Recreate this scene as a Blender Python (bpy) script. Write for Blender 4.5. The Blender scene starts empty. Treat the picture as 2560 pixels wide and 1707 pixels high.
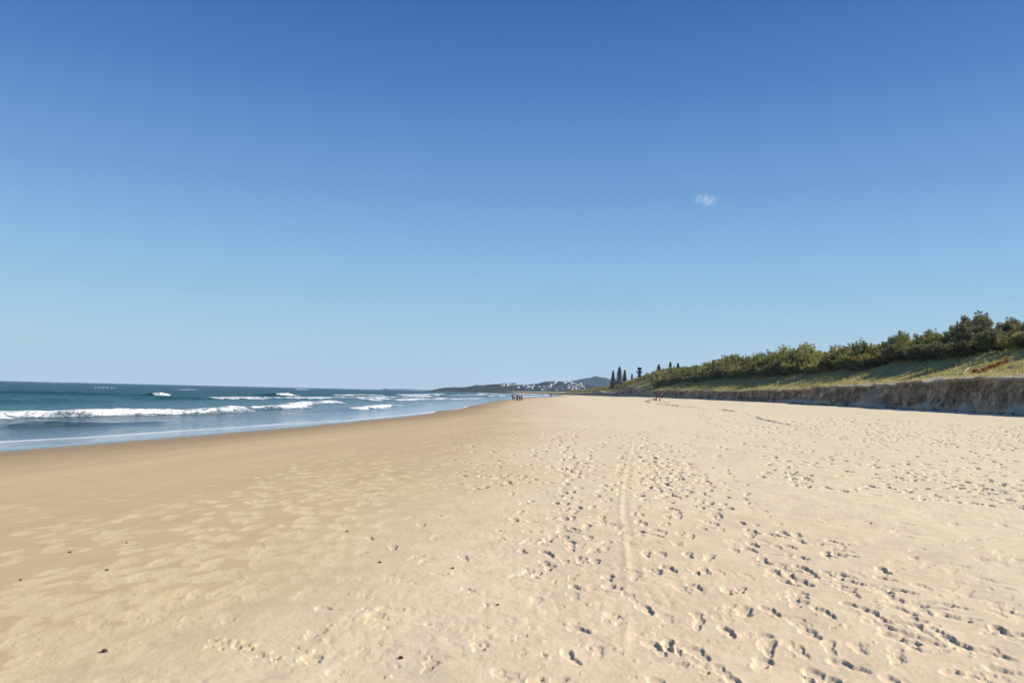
import bpy, bmesh, math, random
import numpy as np
from mathutils import Matrix, Vector, Euler

random.seed(7)
RNG = np.random.default_rng(11)
SC = bpy.context.scene
COL = SC.collection
PI = math.pi

# ------------------------------------------------------------------ camera
F = 1961.0
CAMZ = 1.6
PITCH = math.atan(127.0 / F)
ROLL = math.atan(0.0230)
CR = (Matrix.Rotation(PI / 2 + PITCH, 3, 'X') @ Matrix.Rotation(ROLL, 3, 'Z'))
CRN = np.array(CR)
cam_d = bpy.data.cameras.new('camera')
cam_d.sensor_width = 36.0
cam_d.lens = F / 2560 * 36.0
cam_d.clip_start = 0.05
cam_d.clip_end = 60000
cam = bpy.data.objects.new('camera', cam_d)
cam.matrix_world = Matrix.Translation((0, 0, CAMZ)) @ CR.to_4x4()
COL.objects.link(cam)
SC.camera = cam


def ray(px, py):
    d = np.array([(px - 1280) / F, -(py - 853.5) / F, -1.0])
    d = CRN @ d
    return d / d[1]


def hit(px, py, z):
    """point of the level plane z that is seen at this place of the photograph"""
    d = ray(px, py)
    t = (z - CAMZ) / d[2]
    return d[0] * t, d[1] * t


def at_y(px, py, Y):
    d = ray(px, py)
    return d[0] * Y, Y, CAMZ + d[2] * Y


def proj(x, y, z):
    p = CRN.T @ np.array([x, y, z - CAMZ])
    return 1280 + F * p[0] / -p[2], 853.5 - F * p[1] / -p[2]


# ------------------------------------------------------------------ helpers
def tag(o, label=None, cat=None, group=None, kind=None):
    if label: o['label'] = label
    if cat: o['category'] = cat
    if group: o['group'] = group
    if kind: o['kind'] = kind
    return o


def empty(name, loc, rz=0, label=None, cat=None, group=None):
    o = bpy.data.objects.new(name, None)
    o.empty_display_size = 0.3
    o.location = loc
    o.rotation_euler = (0, 0, rz)
    COL.objects.link(o)
    return tag(o, label, cat, group)


def link(name, me, mat=None, parent=None):
    o = bpy.data.objects.new(name, me)
    if mat is not None:
        for m in (mat if isinstance(mat, (list, tuple)) else [mat]):
            me.materials.append(m)
    COL.objects.link(o)
    if parent: o.parent = parent
    return o


def copy_tree(o, parent=None):
    c = o.copy()
    COL.objects.link(c)
    if parent: c.parent = parent
    for ch in list(o.children):
        copy_tree(ch, c)
    return c


def np_mesh(name, V, Q, smooth=True):
    """mesh from an array of points and an array of quads or triangles"""
    me = bpy.data.meshes.new(name)
    V = np.asarray(V, dtype=np.float32)
    Q = np.asarray(Q, dtype=np.int32)
    k = Q.shape[1]
    me.vertices.add(len(V))
    me.vertices.foreach_set('co', V.ravel())
    me.loops.add(Q.size)
    me.loops.foreach_set('vertex_index', Q.ravel())
    me.polygons.add(len(Q))
    me.polygons.foreach_set('loop_start', np.arange(0, Q.size, k, dtype=np.int32))
    me.polygons.foreach_set('use_smooth', np.full(len(Q), smooth, dtype=bool))
    me.update(calc_edges=True)
    me.validate()
    return me


def grid_quads(nr, nc, wrap=False):
    i = np.arange(nr - 1)[:, None]
    j = np.arange(nc if wrap else nc - 1)[None, :]
    j2 = (j + 1) % nc
    a = i * nc + j; b = i * nc + j2; c = (i + 1) * nc + j2; d = (i + 1) * nc + j
    return np.stack([a, b, c, d], -1).reshape(-1, 4)


def fattr(me, name, arr):
    a = me.attributes.new(name, 'FLOAT', 'POINT')
    a.data.foreach_set('value', np.asarray(arr, dtype=np.float32).ravel())


def cattr(me, name, rgb):
    a = me.attributes.new(name, 'FLOAT_COLOR', 'POINT')
    n = rgb.shape[0]
    c = np.ones((n, 4), dtype=np.float32)
    c[:, :3] = rgb
    a.data.foreach_set('color', c.ravel())


def _h(ix, iy, seed):
    n = (ix.astype(np.int64) * 374761393 + iy.astype(np.int64) * 668265263 + seed * 974711) & 0xffffffff
    n = ((n ^ (n >> 13)) * 1274126177) & 0xffffffff
    n = (n ^ (n >> 16)) & 0xffffff
    return n / float(0xffffff)


def vnoise(x, y, seed=0):
    x = np.asarray(x, dtype=np.float64); y = np.asarray(y, dtype=np.float64)
    x, y = np.broadcast_arrays(x, y)
    xi = np.floor(x); yi = np.floor(y)
    fx = x - xi; fy = y - yi
    fx = fx * fx * fx * (fx * (fx * 6 - 15) + 10); fy = fy * fy * fy * (fy * (fy * 6 - 15) + 10)
    a = _h(xi, yi, seed); b = _h(xi + 1, yi, seed)
    c = _h(xi, yi + 1, seed); d = _h(xi + 1, yi + 1, seed)
    return ((a * (1 - fx) + b * fx) * (1 - fy) + (c * (1 - fx) + d * fx) * fy) * 2 - 1


def fbm(x, y, seed=0, octv=4, gain=0.5):
    s = 0; a = 1.0; t = 0
    ca, sa = math.cos(0.6), math.sin(0.6)
    for k in range(octv):
        s = s + a * vnoise(x, y, seed + k * 17)
        t += a; a *= gain
        x, y = (x * ca - y * sa) * 2.03 + 3.1, (x * sa + y * ca) * 2.03 + 7.7
    return s / t


def sstep(a, b, x):
    t = np.clip((x - a) / (b - a), 0, 1)
    return t * t * (3 - 2 * t)


# ------------------------------------------------------------------ materials
def nm(name):
    m = bpy.data.materials.new(name)
    m.use_nodes = True
    nt = m.node_tree
    return m, nt, nt.nodes['Principled BSDF'], nt.nodes, nt.links


def noise_node(nt, scale, detail=3, rough=0.55, coord='Object', vscale=None):
    N, L = nt.nodes, nt.links
    tc = N.new('ShaderNodeTexCoord')
    n = N.new('ShaderNodeTexNoise')
    n.inputs['Scale'].default_value = scale
    n.inputs['Detail'].default_value = detail
    n.inputs['Roughness'].default_value = rough
    if vscale:
        mp = N.new('ShaderNodeMapping')
        mp.inputs['Scale'].default_value = vscale[:3]
        if len(vscale) > 3: mp.inputs['Rotation'].default_value = (0, 0, vscale[3])
        L.new(tc.outputs[coord], mp.inputs['Vector'])
        L.new(mp.outputs['Vector'], n.inputs['Vector'])
    else:
        L.new(tc.outputs[coord], n.inputs['Vector'])
    return n


def ramp(nt, fac, stops):
    r = nt.nodes.new('ShaderNodeValToRGB')
    e = r.color_ramp.elements
    while len(e) < len(stops): e.new(0.5)
    for k, (p, c) in enumerate(stops):
        e[k].position = p
        e[k].color = (c[0], c[1], c[2], 1)
    nt.links.new(fac, r.inputs['Fac'])
    return r


def mixc(nt, fac, a, b, mode='MIX'):
    m = nt.nodes.new('ShaderNodeMix')
    m.data_type = 'RGBA'; m.blend_type = mode
    for sock, v in ((m.inputs['Factor'], fac), (m.inputs[6], a), (m.inputs[7], b)):
        if hasattr(v, 'is_output'): nt.links.new(v, sock)
        elif isinstance(v, (int, float)): sock.default_value = v
        else: sock.default_value = (v[0], v[1], v[2], 1)
    return m.outputs[2]


def math_n(nt, op, a, b=None, clamp=False):
    m = nt.nodes.new('ShaderNodeMath'); m.operation = op; m.use_clamp = clamp
    for s, v in zip(m.inputs, (a, b)):
        if v is None: continue
        if hasattr(v, 'is_output'): nt.links.new(v, s)
        else: s.default_value = v
    return m.outputs[0]


def simple(name, c1, c2, scale=4.0, rough=0.8, spec=0.3, bump=0.0, bscale=30, detail=3):
    m, nt, b, N, L = nm(name)
    n = noise_node(nt, scale, detail)
    r = ramp(nt, n.outputs['Fac'], [(0.35, c1), (0.65, c2)])
    L.new(r.outputs[0], b.inputs['Base Color'])
    b.inputs['Roughness'].default_value = rough
    b.inputs['Specular IOR Level'].default_value = spec
    if bump:
        n2 = noise_node(nt, bscale, 4)
        bp = N.new('ShaderNodeBump'); bp.inputs['Strength'].default_value = bump
        bp.inputs['Distance'].default_value = 0.02
        L.new(n2.outputs['Fac'], bp.inputs['Height']); L.new(bp.outputs[0], b.inputs['Normal'])
    return m


def leaf_mat(name, c1, c2, trans=0.35):
    """leaf colour differs from object to object and from clump to clump"""
    m, nt, b, N, L = nm(name)
    n = noise_node(nt, 1.1, 2)
    r = ramp(nt, n.outputs['Fac'], [(0.32, c1), (0.68, c2)])
    oi = N.new('ShaderNodeObjectInfo')
    hs = N.new('ShaderNodeHueSaturation')
    L.new(r.outputs[0], hs.inputs['Color'])
    L.new(math_n(nt, 'MULTIPLY_ADD', oi.outputs['Random'], 0.04), hs.inputs['Hue'])
    hs.inputs['Hue'].links[0].from_node.inputs[2].default_value = 0.478
    v = math_n(nt, 'MULTIPLY_ADD', oi.outputs['Random'], 0.5)
    v.node.inputs[2].default_value = 0.75
    L.new(v, hs.inputs['Value'])
    L.new(hs.outputs[0], b.inputs['Base Color'])
    b.inputs['Roughness'].default_value = 0.6
    b.inputs['Specular IOR Level'].default_value = 0.25
    tr = N.new('ShaderNodeBsdfTranslucent')
    L.new(hs.outputs[0], tr.inputs['Color'])
    mx = N.new('ShaderNodeMixShader'); mx.inputs[0].default_value = trans
    L.new(b.outputs[0], mx.inputs[1]); L.new(tr.outputs[0], mx.inputs[2])
    L.new(mx.outputs[0], N['Material Output'].inputs['Surface'])
    return m


# ------------------------------------------------------------------ plan of the coast (metres)
SEA = -1.05
SH_Y = np.array([-400, -60, 0, 24.8, 39, 64, 89, 157, 213, 348, 464, 700, 1000, 1270, 1500, 1900, 2300])
SH_X = np.array([-60, -29, -21, -16.4, -12.9, -8.9, -6.9, -5.6, -3.0, 6, 21, 44, 62, 68, 40, -60, -200.])
DU_Y = np.array([-400, -60, 0, 30, 65, 100, 150, 200, 300, 430, 600, 800, 1000, 1200, 1500, 1900, 2300])
DU_X = np.array([20, 33, 37.5, 39.5, 42, 46, 50, 54, 60, 68, 75, 80, 82, 84, 70, -20, -160.])


def smooth_curve(Y, X):
    yy = np.concatenate([np.arange(-400, 500, 2.0), np.arange(500, 2301, 10.0)])
    # monotone-ish smoothing: interpolate on a warped axis, then box filter
    xx = np.interp(yy, Y, X)
    for k in range(6):
        w = np.clip(np.abs(yy) * 0.06, 4, 60)
        xx = 0.5 * xx + 0.25 * np.interp(yy - w, yy, xx) + 0.25 * np.interp(yy + w, yy, xx)
    return yy, xx


SHY, SHX = smooth_curve(SH_Y, SH_X)
DUY, DUX = smooth_curve(DU_Y, DU_X)


def shore(y): return np.interp(y, SHY, SHX)
def dune_line(y): return np.interp(y, DUY, DUX)


def upos(x, y):
    s = (shore(y + 1) - shore(y - 1)) / 2
    return (x - shore(y)) / np.sqrt(1 + s * s)


PU = np.array([-6000, -600, -200, -60, -25, -10, 0, 5, 12, 18, 24, 35, 50, 60, 400])
PZ = np.array([-60, -14, -7, -3.0, -1.9, -1.12, -.66, -.50, -.27, -.06, .03, .28, .78, .86, .9])


def beach_z(x, y):
    u = upos(x, y)
    z = np.interp(u, PU, PZ)
    z = (z + np.interp(u - 2.5, PU, PZ) + np.interp(u + 2.5, PU, PZ)) / 3
    return z, u


B_Y = np.array([-50, 0, 4.6, 6.6, 14, 26, 54, 100, 200, 400])
B_X = np.array([-6, -2.6, -1.9, -1.2, -.5, .2, 1.5, 3.0, 7, 22.])


def bound_x(y):
    return np.where(y > 400, shore(y) + 10, np.interp(y, B_Y, B_X))


# ------------------------------------------------------------------ the beach: one sheet with real relief
az_in = np.radians(np.linspace(-40, 40, 1400))
az_out = np.radians(np.linspace(40, 320, 90)[1:-1])
AZ = np.concatenate([az_in, az_out])
rr = [0.25]
while rr[-1] < 3600:
    r = rr[-1]
    k = 0.06 if r < 3.4 else (0.0040 if r < 75 else (0.008 if r < 160 else 0.03))
    rr.append(r * (1 + k))
R = np.array(rr)
RG, AG = np.meshgrid(R, AZ, indexing='ij')
GX = RG * np.sin(AG); GY = RG * np.cos(AG)
GZ, GU = beach_z(GX, GY)
near = np.exp(-(RG / 120.0) ** 2)
dryw = sstep(-1.6, 1.4, (GX - bound_x(GY)) / (1 + np.clip(GY, 0, 200) * .03) + 0.7 * fbm(GX * .35, GY * .25, 5, 3))
land = sstep(0.5, 6, GU)
GZ = GZ + land * 0.05 * fbm(GX * 0.12, GY * 0.07, 21, 3)
GZ = GZ + dryw * (0.020 * fbm(GX * 0.8, GY * 0.8, 31, 3) + 0.007 * fbm(GX * 3.4, GY * 3.4, 41, 3)) * near
rough_patch = sstep(-.1, .45, fbm(GX * .35 + 4, GY * .35, 77, 2))
GZ = GZ + dryw * near * rough_patch * 0.007 * np.abs(fbm(GX * 9, GY * 9, 51, 2))
GZ = GZ + (.25 + .75 * dryw) * land * np.exp(-(RG / 22) ** 2) * .0013 * (fbm(GX * 17, GY * 17, 55, 2) + .7 * fbm(GX * 38, GY * 38, 57, 1))
# wind streaks on the firm dry sand, soft flow marks on the damp sand
GZ = GZ + dryw * near * 0.006 * fbm(GX * 1.6, GY * 7.0, 61, 2)
GZ = GZ + (1 - dryw) * land * near * 0.004 * fbm(GX * 2.2 - GY * .4, GY * 0.6, 71, 3)
LOOSE = np.zeros_like(GZ)
BASE = GZ.copy()


def window(x, y, rad):
    r = math.hypot(x, y); a = math.atan2(x, y)
    i0, i1 = np.searchsorted(R, [r - rad, r + rad])
    da = rad / max(r, 0.5)
    j0, j1 = np.searchsorted(az_in, [a - da, a + da])
    if i1 - i0 < 1 or j1 - j0 < 1: return None
    return slice(max(i0 - 1, 0), i1 + 1), slice(max(j0 - 1, 0), min(j1 + 1, len(az_in)))


def foot(x, y, psi, L=0.30, W=0.115, D=0.045, rim=0.3, loose=0.0, side=1, jag=0.12):
    soft = float(np.clip((math.hypot(x, y) - 8) / 22, 0, 1)) * (1 if loose == 0 else 0)
    s2 = float(np.clip((math.hypot(x, y) - 32) / 25, 0, 1)) * (loose == 0)
    D = D * (.33 + .75 * soft + .7 * s2); L *= 1 + .3 * soft + .35 * s2; W *= 1 + .5 * soft + .7 * s2; rim *= 1 + .8 * soft
    w = window(x, y, L * 1.25)
    if w is None: return
    X = GX[w] - x; Y = GY[w] - y
    c, s = math.cos(psi), math.sin(psi)
    a = X * s + Y * c; b = X * c - Y * s          # along, across
    a0 = a / (L / 2)
    b0 = (b + side * 0.012 * np.cos(a0 * 2)) / (W / 2)
    wid = 0.86 + 0.22 * np.sin(np.clip((a0 + 0.1) * 1.9, -1.6, 1.6)) - 0.36 * np.exp(-(a0 + .05) ** 2 / .05)
    q = np.sqrt((np.abs(a0) ** 2.4) + (np.abs(b0) / np.maximum(wid, .3)) ** 2.2)
    q = q + jag * vnoise(GX[w] * 28, GY[w] * 28, 3)
    pit = 1 - sstep(0.70, 1.02, q)
    tilt = 1 + 0.35 * a0
    GZ[w] -= D * pit * np.clip(tilt, .4, 1.5)
    GZ[w] += D * pit * 0.22 * vnoise(GX[w] * 22, GY[w] * 22, 9)
    GZ[w] += D * rim * .45 * np.exp(-((q - 1.18) / 0.18) ** 2) * (0.6 + 0.6 * vnoise(GX[w] * 12, GY[w] * 12, 13))
    if loose > 0:
        ql = np.sqrt((a / (L * .62)) ** 2 + (b / (W * .72)) ** 2) + 0.35 * vnoise(GX[w] * 9, GY[w] * 9, 19)
        LOOSE[w] = np.maximum(LOOSE[w], loose * (1 - sstep(0.7, 1.05, ql)))


def clod(x, y, rad, hgt):
    w = window(x, y, rad * 2.2)
    if w is None: return
    q = np.hypot(GX[w] - x, GY[w] - y) / rad + 0.35 * vnoise(GX[w] * 25, GY[w] * 25, 7)
    GZ[w] += hgt * (1 - sstep(0.3, 1.1, q))


def on_beach(px, py):
    x, y = hit(px, py, 0.0)
    for k in range(5):
        z, u = beach_z(np.array(x), np.array(y))
        x, y = hit(px, py, float(z))
    return x, y


def walk(px0, py0, px1, py1, D=0.04, jit=0.05, loose=0.0, stride=0.66, L=.29, W=.11, messy=0.0):
    """one person's line of steps between two places on the sand"""
    x0, y0 = on_beach(px0, py0); x1, y1 = on_beach(px1, py1)
    d = math.hypot(x1 - x0, y1 - y0); n = int(d / stride)
    if n < 1: return
    hx, hy = (x1 - x0) / d, (y1 - y0) / d
    psi = math.atan2(hx, hy)
    bend = random.uniform(-.06, .06) * d
    for k in range(n + 1):
        t = k / max(n, 1)
        sd = 1 if k % 2 else -1
        off = sd * 0.09 + bend * math.sin(t * PI) + random.gauss(0, jit)
        x = x0 + hx * (t * d) + hy * off + random.gauss(0, jit)
        y = y0 + hy * (t * d) - hx * off + random.gauss(0, jit)
        foot(x, y, psi + sd * .12 + random.gauss(0, .1), L * random.uniform(.9, 1.12), W * random.uniform(.85, 1.2),
             D * random.choice((.3, .5, .9, 1.2, 1.5)), 0.32, loose, sd)
        if messy and random.random() < messy:
            clod(x + random.gauss(0, .12), y + random.gauss(0, .12), random.uniform(.015, .035), random.uniform(.006, .014))


def scatter(poly_px, n, D, psi_m, psi_s, loose=0.0, L=.29, W=.11, dr=(.5, 1.4)):
    x0 = min(p[0] for p in poly_px); x1 = max(p[0] for p in poly_px)
    y0 = min(p[1] for p in poly_px); y1 = max(p[1] for p in poly_px)
    def inside(x, y):
        c = False; j = len(poly_px) - 1
        for i in range(len(poly_px)):
            xi, yi = poly_px[i]; xj, yj = poly_px[j]
            if (yi > y) != (yj > y) and x < (xj - xi) * (y - yi) / (yj - yi) + xi: c = not c
            j = i
        return c
    k = 0; tries = 0
    while k < n and tries < n * 40:
        tries += 1
        px = random.uniform(x0, x1); py = random.uniform(y0, y1)
        if not inside(px, py): continue
        k += 1
        x, y = on_beach(px, py)
        foot(x, y, random.gauss(psi_m, psi_s), L * random.uniform(.75, 1.15), W * random.uniform(.8, 1.35),
             D * random.uniform(*dr), 0.3, loose * random.uniform(.5, 1), random.choice((-1, 1)))


# trails across the dry sand on the right
for k in range(2):
    walk(2620, 1680 + k * 26, 1700 - k * 20, 1190 + k * 12, .055, .10, messy=.5)
walk(2560, 1600, 1900, 1330, .05, .07)
walk(2100, 1720, 1640, 1360, .045, .06)
walk(1760, 1700, 1380, 1230, .05, .06)
walk(1660, 1610, 1230, 1300, .05, .08)
walk(2600, 1270, 1800, 1120, .05, .14); walk(2600, 1245, 1780, 1140, .05, .14); walk(2600, 1225, 1700, 1110, .045, .14)
walk(2600, 1180, 2000, 1050, .045, .12); walk(2600, 1110, 1750, 1020, .05, .2)
walk(1600, 1500, 1500, 1060, .04, .05); walk(1500, 1620, 1440, 1080, .035, .05)
walk(1900, 1600, 1560, 1080, .04, .06); walk(1980, 1560, 1600, 1080, .04, .06)
walk(1360, 1500, 1400, 1100, .035, .06)
for k in range(9):
    xa = random.uniform(1350, 2600); walk(xa, 1715, 1440 + (xa - 1350) * .22 + random.uniform(-40, 40), random.uniform(1040, 1200), random.uniform(.022, .045), .07)
for k in range(5):
    walk(2600, random.uniform(1060, 1300), random.uniform(1500, 1800), random.uniform(1020, 1090), .045, .12)
scatter([(1700, 1210), (1800, 1210), (2560, 1590), (2560, 1700), (2350, 1640), (1950, 1460)], 50, .05, -.6, .5)
scatter([(1500, 1050), (1640, 1040), (1800, 1230), (1560, 1260)], 170, .042, .1, .6)
scatter([(1760, 1030), (2560, 1062), (2560, 1130), (1850, 1080)], 620, .055, .1, .9)
scatter([(1850, 1110), (2560, 1150), (2560, 1280), (1900, 1210)], 190, .055, .3, .8)
scatter([(1280, 1180), (1680, 1140), (1720, 1300), (1500, 1440), (1280, 1440)], 60, .038, .0, .6)
scatter([(1350, 1440), (2100, 1440), (2500, 1707), (1350, 1707)], 26, .045, -.1, .8)
scatter([(2000, 1300), (2560, 1300), (2560, 1560), (2250, 1480)], 60, .016, .4, .8)
scatter([(820, 1350), (1250, 1230), (1300, 1707), (700, 1707)], 22, .022, -.1, .8)
scatter([(1100, 1030), (1420, 1010), (1500, 1200), (1150, 1230)], 260, .028, 0, .5)
# pale disturbed prints on the damp sand at the left
for k in range(13):
    xa = random.uniform(-150, 900)
    xb = 560 + (xa + 150) * .62 + random.uniform(-60, 60)
    walk(xa, 1720, xb, random.uniform(1120, 1230), .006, .09, loose=.95, L=.36, W=.14)
scatter([(0, 1330), (500, 1240), (900, 1210), (1150, 1200), (900, 1400), (500, 1560), (0, 1707)], 240, .004, .12, .35, loose=.95, L=.38, W=.14)
scatter([(700, 1180), (1000, 1080), (1300, 1030), (1300, 1200), (900, 1260)], 300, .008, .1, .35, loose=.9, L=.34, W=.14)
scatter([(0, 1260), (500, 1180), (900, 1120), (900, 1200), (0, 1360)], 60, .003, .12, .3, loose=.6, L=.34, W=.14)


def line_pts(px_list, step_m):
    P = [on_beach(*p) for p in px_list]
    out = []
    for (xa, ya), (xb, yb) in zip(P[:-1], P[1:]):
        d = math.hypot(xb - xa, yb - ya); n = max(1, int(d / step_m))
        for k in range(n): out.append((xa + (xb - xa) * k / n, ya + (yb - ya) * k / n))
    return out


# crumbled edges where the firm crust gives way to loose sand
for pl in ([(1240, 1325), (1275, 1390), (1330, 1440), (1425, 1470), (1485, 1515), (1560, 1550), (1640, 1600), (1700, 1645), (1770, 1690)],
           [(530, 1600), (575, 1615), (640, 1620), (690, 1655)],
           [(2150, 1500), (2300, 1560), (2420, 1640), (2560, 1690)]):
    for x, y in line_pts(pl, 0.085):
        if vnoise(np.array(x * 1.1), np.array(y * 1.1), 5) < -.25: continue
        if random.random() < .4: continue
        for q in range(1):
            foot(x + random.gauss(0, .035), y + random.gauss(0, .035), random.uniform(0, PI), random.uniform(.05, .14), random.uniform(.03, .07),
                 random.uniform(.012, .035), .6, 0, 1, .45)
        clod(x + .05 + random.gauss(0, .03), y + .06 + random.gauss(0, .03), random.uniform(.02, .04), random.uniform(.004, .010))
# scattered little clods and pits
for k in range(320):
    px = random.uniform(500, 2560); py = random.uniform(1180, 1707)
    x, y = on_beach(px, py)
    if x < float(bound_x(np.array(y))) - .3: continue
    if random.random() < .5: clod(x, y, random.uniform(.012, .028), random.uniform(.004, .010))
    else: foot(x, y, random.uniform(0, PI), random.uniform(.04, .10), random.uniform(.03, .06), random.uniform(.008, .022), .5, 0, 1, .4)

dd = GZ - BASE
limd = .021 + .04 * sstep(8, 26, RG) + .05 * sstep(32, 55, RG)
GZ = BASE + np.where(dd < 0, -limd * np.tanh(-dd / limd), .8 * limd * np.tanh(dd / (.8 * limd)))
# wheel track: a shallow rut with a raised edge
TRK = [on_beach(*p) for p in [(1590, 1085), (1572, 1180), (1562, 1260), (1572, 1340), (1585, 1420), (1592, 1500), (1606, 1560), (1600, 1640)]]
ty = np.array([p[1] for p in TRK])[::-1]; tx = np.array([p[0] for p in TRK])[::-1]
tyy = np.linspace(ty[0], ty[-1], 200); txx = np.interp(tyy, ty, tx)
for k in range(30): txx[1:-1] = (txx[:-2] + txx[2:]) / 2
ja = slice(0, len(az_in))
xc = np.interp(GY[:, ja], tyy, txx) + .035 * vnoise(GY[:, ja] * .8, 0 * GY[:, ja], 4)
q = GX[:, ja] - xc
inside = sstep(ty[0] - .2, ty[0] + .5, GY[:, ja]) * (1 - sstep(ty[-1] - 4, ty[-1], GY[:, ja]))
fadet = .6 + .4 * vnoise(GY[:, ja] * .8, 0 * GY[:, ja], 8)
GZ[:, ja] = GZ[:, ja] * (1 - inside * .6 * np.exp(-(q / .09) ** 4)) + BASE[:, ja] * inside * .6 * np.exp(-(q / .09) ** 4)
GZ[:, ja] += inside * fadet * (-.0035 * np.exp(-(q / .045) ** 2) + .0015 * np.exp(-((q - .085) / .035) ** 2) + .0042 * np.exp(-((q + .075) / .03) ** 2))

# low crumbling sand step along the upper beach, facing the sea
STEP = [on_beach(*p) for p in [(1612, 1004), (1640, 1010), (1700, 1016), (1780, 1022), (1860, 1032), (1930, 1052), (2000, 1068), (2090, 1078)]]
sy = np.array([p[1] for p in STEP])[::-1]; sx = np.array([p[0] for p in STEP])[::-1]
xs = np.interp(GY, sy, sx) + .5 * fbm(GY * .22, 0 * GY, 15, 3) + .12 * vnoise(GY * 2, GX * .5, 16)
q = GX - xs
ins = sstep(sy[0] - 3, sy[0] + 5, GY) * (1 - sstep(sy[-1] - 6, sy[-1] + 10, GY))
amp = .17 * np.clip(.55 + .9 * fbm(GY * .14, 0 * GY, 25, 2), 0.05, 1.2)
GZ += ins * amp * (sstep(-.12, .10, q) * np.exp(-np.clip(q, 0, 99) / 3.5))

# colour of the sand itself
pink = np.clip(0.6 + 1.1 * fbm(GX * .22 + 9, GY * .16, 91, 3), 0, 1) * np.exp(-((GX - 1.2 - GY * .05) / 2.6) ** 2) * 1.0
wet = np.array([.315, .225, .122]); damp = np.array([.50, .372, .222])
dry = np.array([.625, .528, .358]); firm = np.array([.625, .498, .335]); looseC = np.array([.64, .52, .31])
wl = 1 - sstep(0.5, 7.5, GU + 1.5 * fbm(GX * .25, GY * .08, 44, 3))
C = damp[None, None, :] * (1 - wl[..., None]) + wet[None, None, :] * wl[..., None]
streak = 1 + .06 * fbm(GX * 1.1 - GY * .22, GY * .10, 93, 3) + .06 * fbm(GX * 5.5 - GY * 1.0, GY * .22, 94, 3) * sstep(-.2, .5, fbm(GX * .3, GY * .2, 96, 2))
C = C * streak[..., None]
pink = np.clip(pink, 0, 1)
D3 = dry * (1 - pink[..., None]) + firm * pink[..., None]
D3 = D3 * (1 + .035 * fbm(GX * .5, GY * .5, 95, 3))[..., None]
C = C * (1 - dryw[..., None]) + D3 * dryw[..., None]
lo = (LOOSE * (1 - dryw * .7))[..., None]
C = C * (1 - lo * .75) + looseC * lo * .75
C = np.where((GU < 0)[..., None], wet * .9, C)

nr, nc = GZ.shape
V = np.stack([GX, GY, GZ], -1).reshape(-1, 3)
Q = grid_quads(nr, nc, wrap=True)[:, ::-1]
V = np.vstack([V, [[0, 0, float(GZ[0].mean())]]])
beach_me = np_mesh('beach', V, Q)
cattr(beach_me, 'sand_colour', np.vstack([C.reshape(-1, 3), [[.5, .4, .27]]]))
fattr(beach_me, 'wetness', np.append((1 - sstep(0.0, 3.2, GU)).ravel(), 0))

m_sand, nt, b, N, L = nm('sand')
at = N.new('ShaderNodeAttribute'); at.attribute_name = 'sand_colour'
g1 = noise_node(nt, 180, 2, .7); g2 = noise_node(nt, 2.3, 4, .6)
cc = ramp(nt, g1.outputs['Fac'], [(0.25, (.80, .79, .77)), (0.75, (1.13, 1.13, 1.14))])
c2 = ramp(nt, g2.outputs['Fac'], [(0.3, (.955, .95, .945)), (0.7, (1.035, 1.04, 1.05))])
col = mixc(nt, 1.0, at.outputs['Color'], cc.outputs[0], 'MULTIPLY')
col = mixc(nt, 1.0, col, c2.outputs[0], 'MULTIPLY')
L.new(col, b.inputs['Base Color'])
aw = N.new('ShaderNodeAttribute'); aw.attribute_name = 'wetness'
rg = math_n(nt, 'MULTIPLY_ADD', aw.outputs['Fac'], -0.45); rg.node.inputs[2].default_value = .95
L.new(rg, b.inputs['Roughness'])
b.inputs['Specular IOR Level'].default_value = 0.22
gb = noise_node(nt, 34, 6, .72)
bp = N.new('ShaderNodeBump'); bp.inputs['Strength'].default_value = .5; bp.inputs['Distance'].default_value = .010
L.new(gb.outputs['Fac'], bp.inputs['Height']); L.new(bp.outputs[0], b.inputs['Normal'])
beach = link('beach', beach_me, m_sand)
tag(beach, kind='structure')


# ------------------------------------------------------------------ the sea
saz = np.radians(np.concatenate([np.linspace(-120, -42, 60)[:-1], np.linspace(-42, 12, 900)]))
rr = [9.0]
while rr[-1] < 7000:
    r = rr[-1]
    rr.append(r * (1 + (0.0042 if r < 420 else (0.008 if r < 1500 else 0.02))))
SR = np.array(rr)
rg_, ag_ = np.meshgrid(SR, saz, indexing='ij')
X = rg_ * np.sin(ag_); Y = rg_ * np.cos(ag_)
bz, U = beach_z(X, Y)
lob = .55 * fbm(Y * .10, 0 * Y, 3, 3) * np.clip(Y / 40, .4, 4)
UL = U + lob + .3
off = np.clip(-U, 0, 1e9)
Z = np.full_like(X, SEA)
chopA = sstep(2, 30, off)
chop = .10 * fbm(X * .55, Y * .20, 11, 3) + .045 * fbm(X * 1.8, Y * .8, 12, 2)
swell = .34 * sstep(40, 160, off) * np.sin(off / 7.2 + 3 * fbm(X * .010, Y * .008, 13, 2)) * (.35 + .65 * np.clip(fbm(X * .02, Y * .012, 14, 2) + .35, 0, 1))
farfade = np.exp(-(rg_ / 1500) ** 2)
Z = Z + chopA * chop * (.6 + .7 * sstep(20, 90, off)) * farfade + swell * farfade
Z = Z + (1 - chopA) * .008 * fbm(X * 1.5, Y * .7, 17, 3)
FO = np.zeros_like(X)      # thick white water
LA = np.zeros_like(X)      # lacy spent foam


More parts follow.
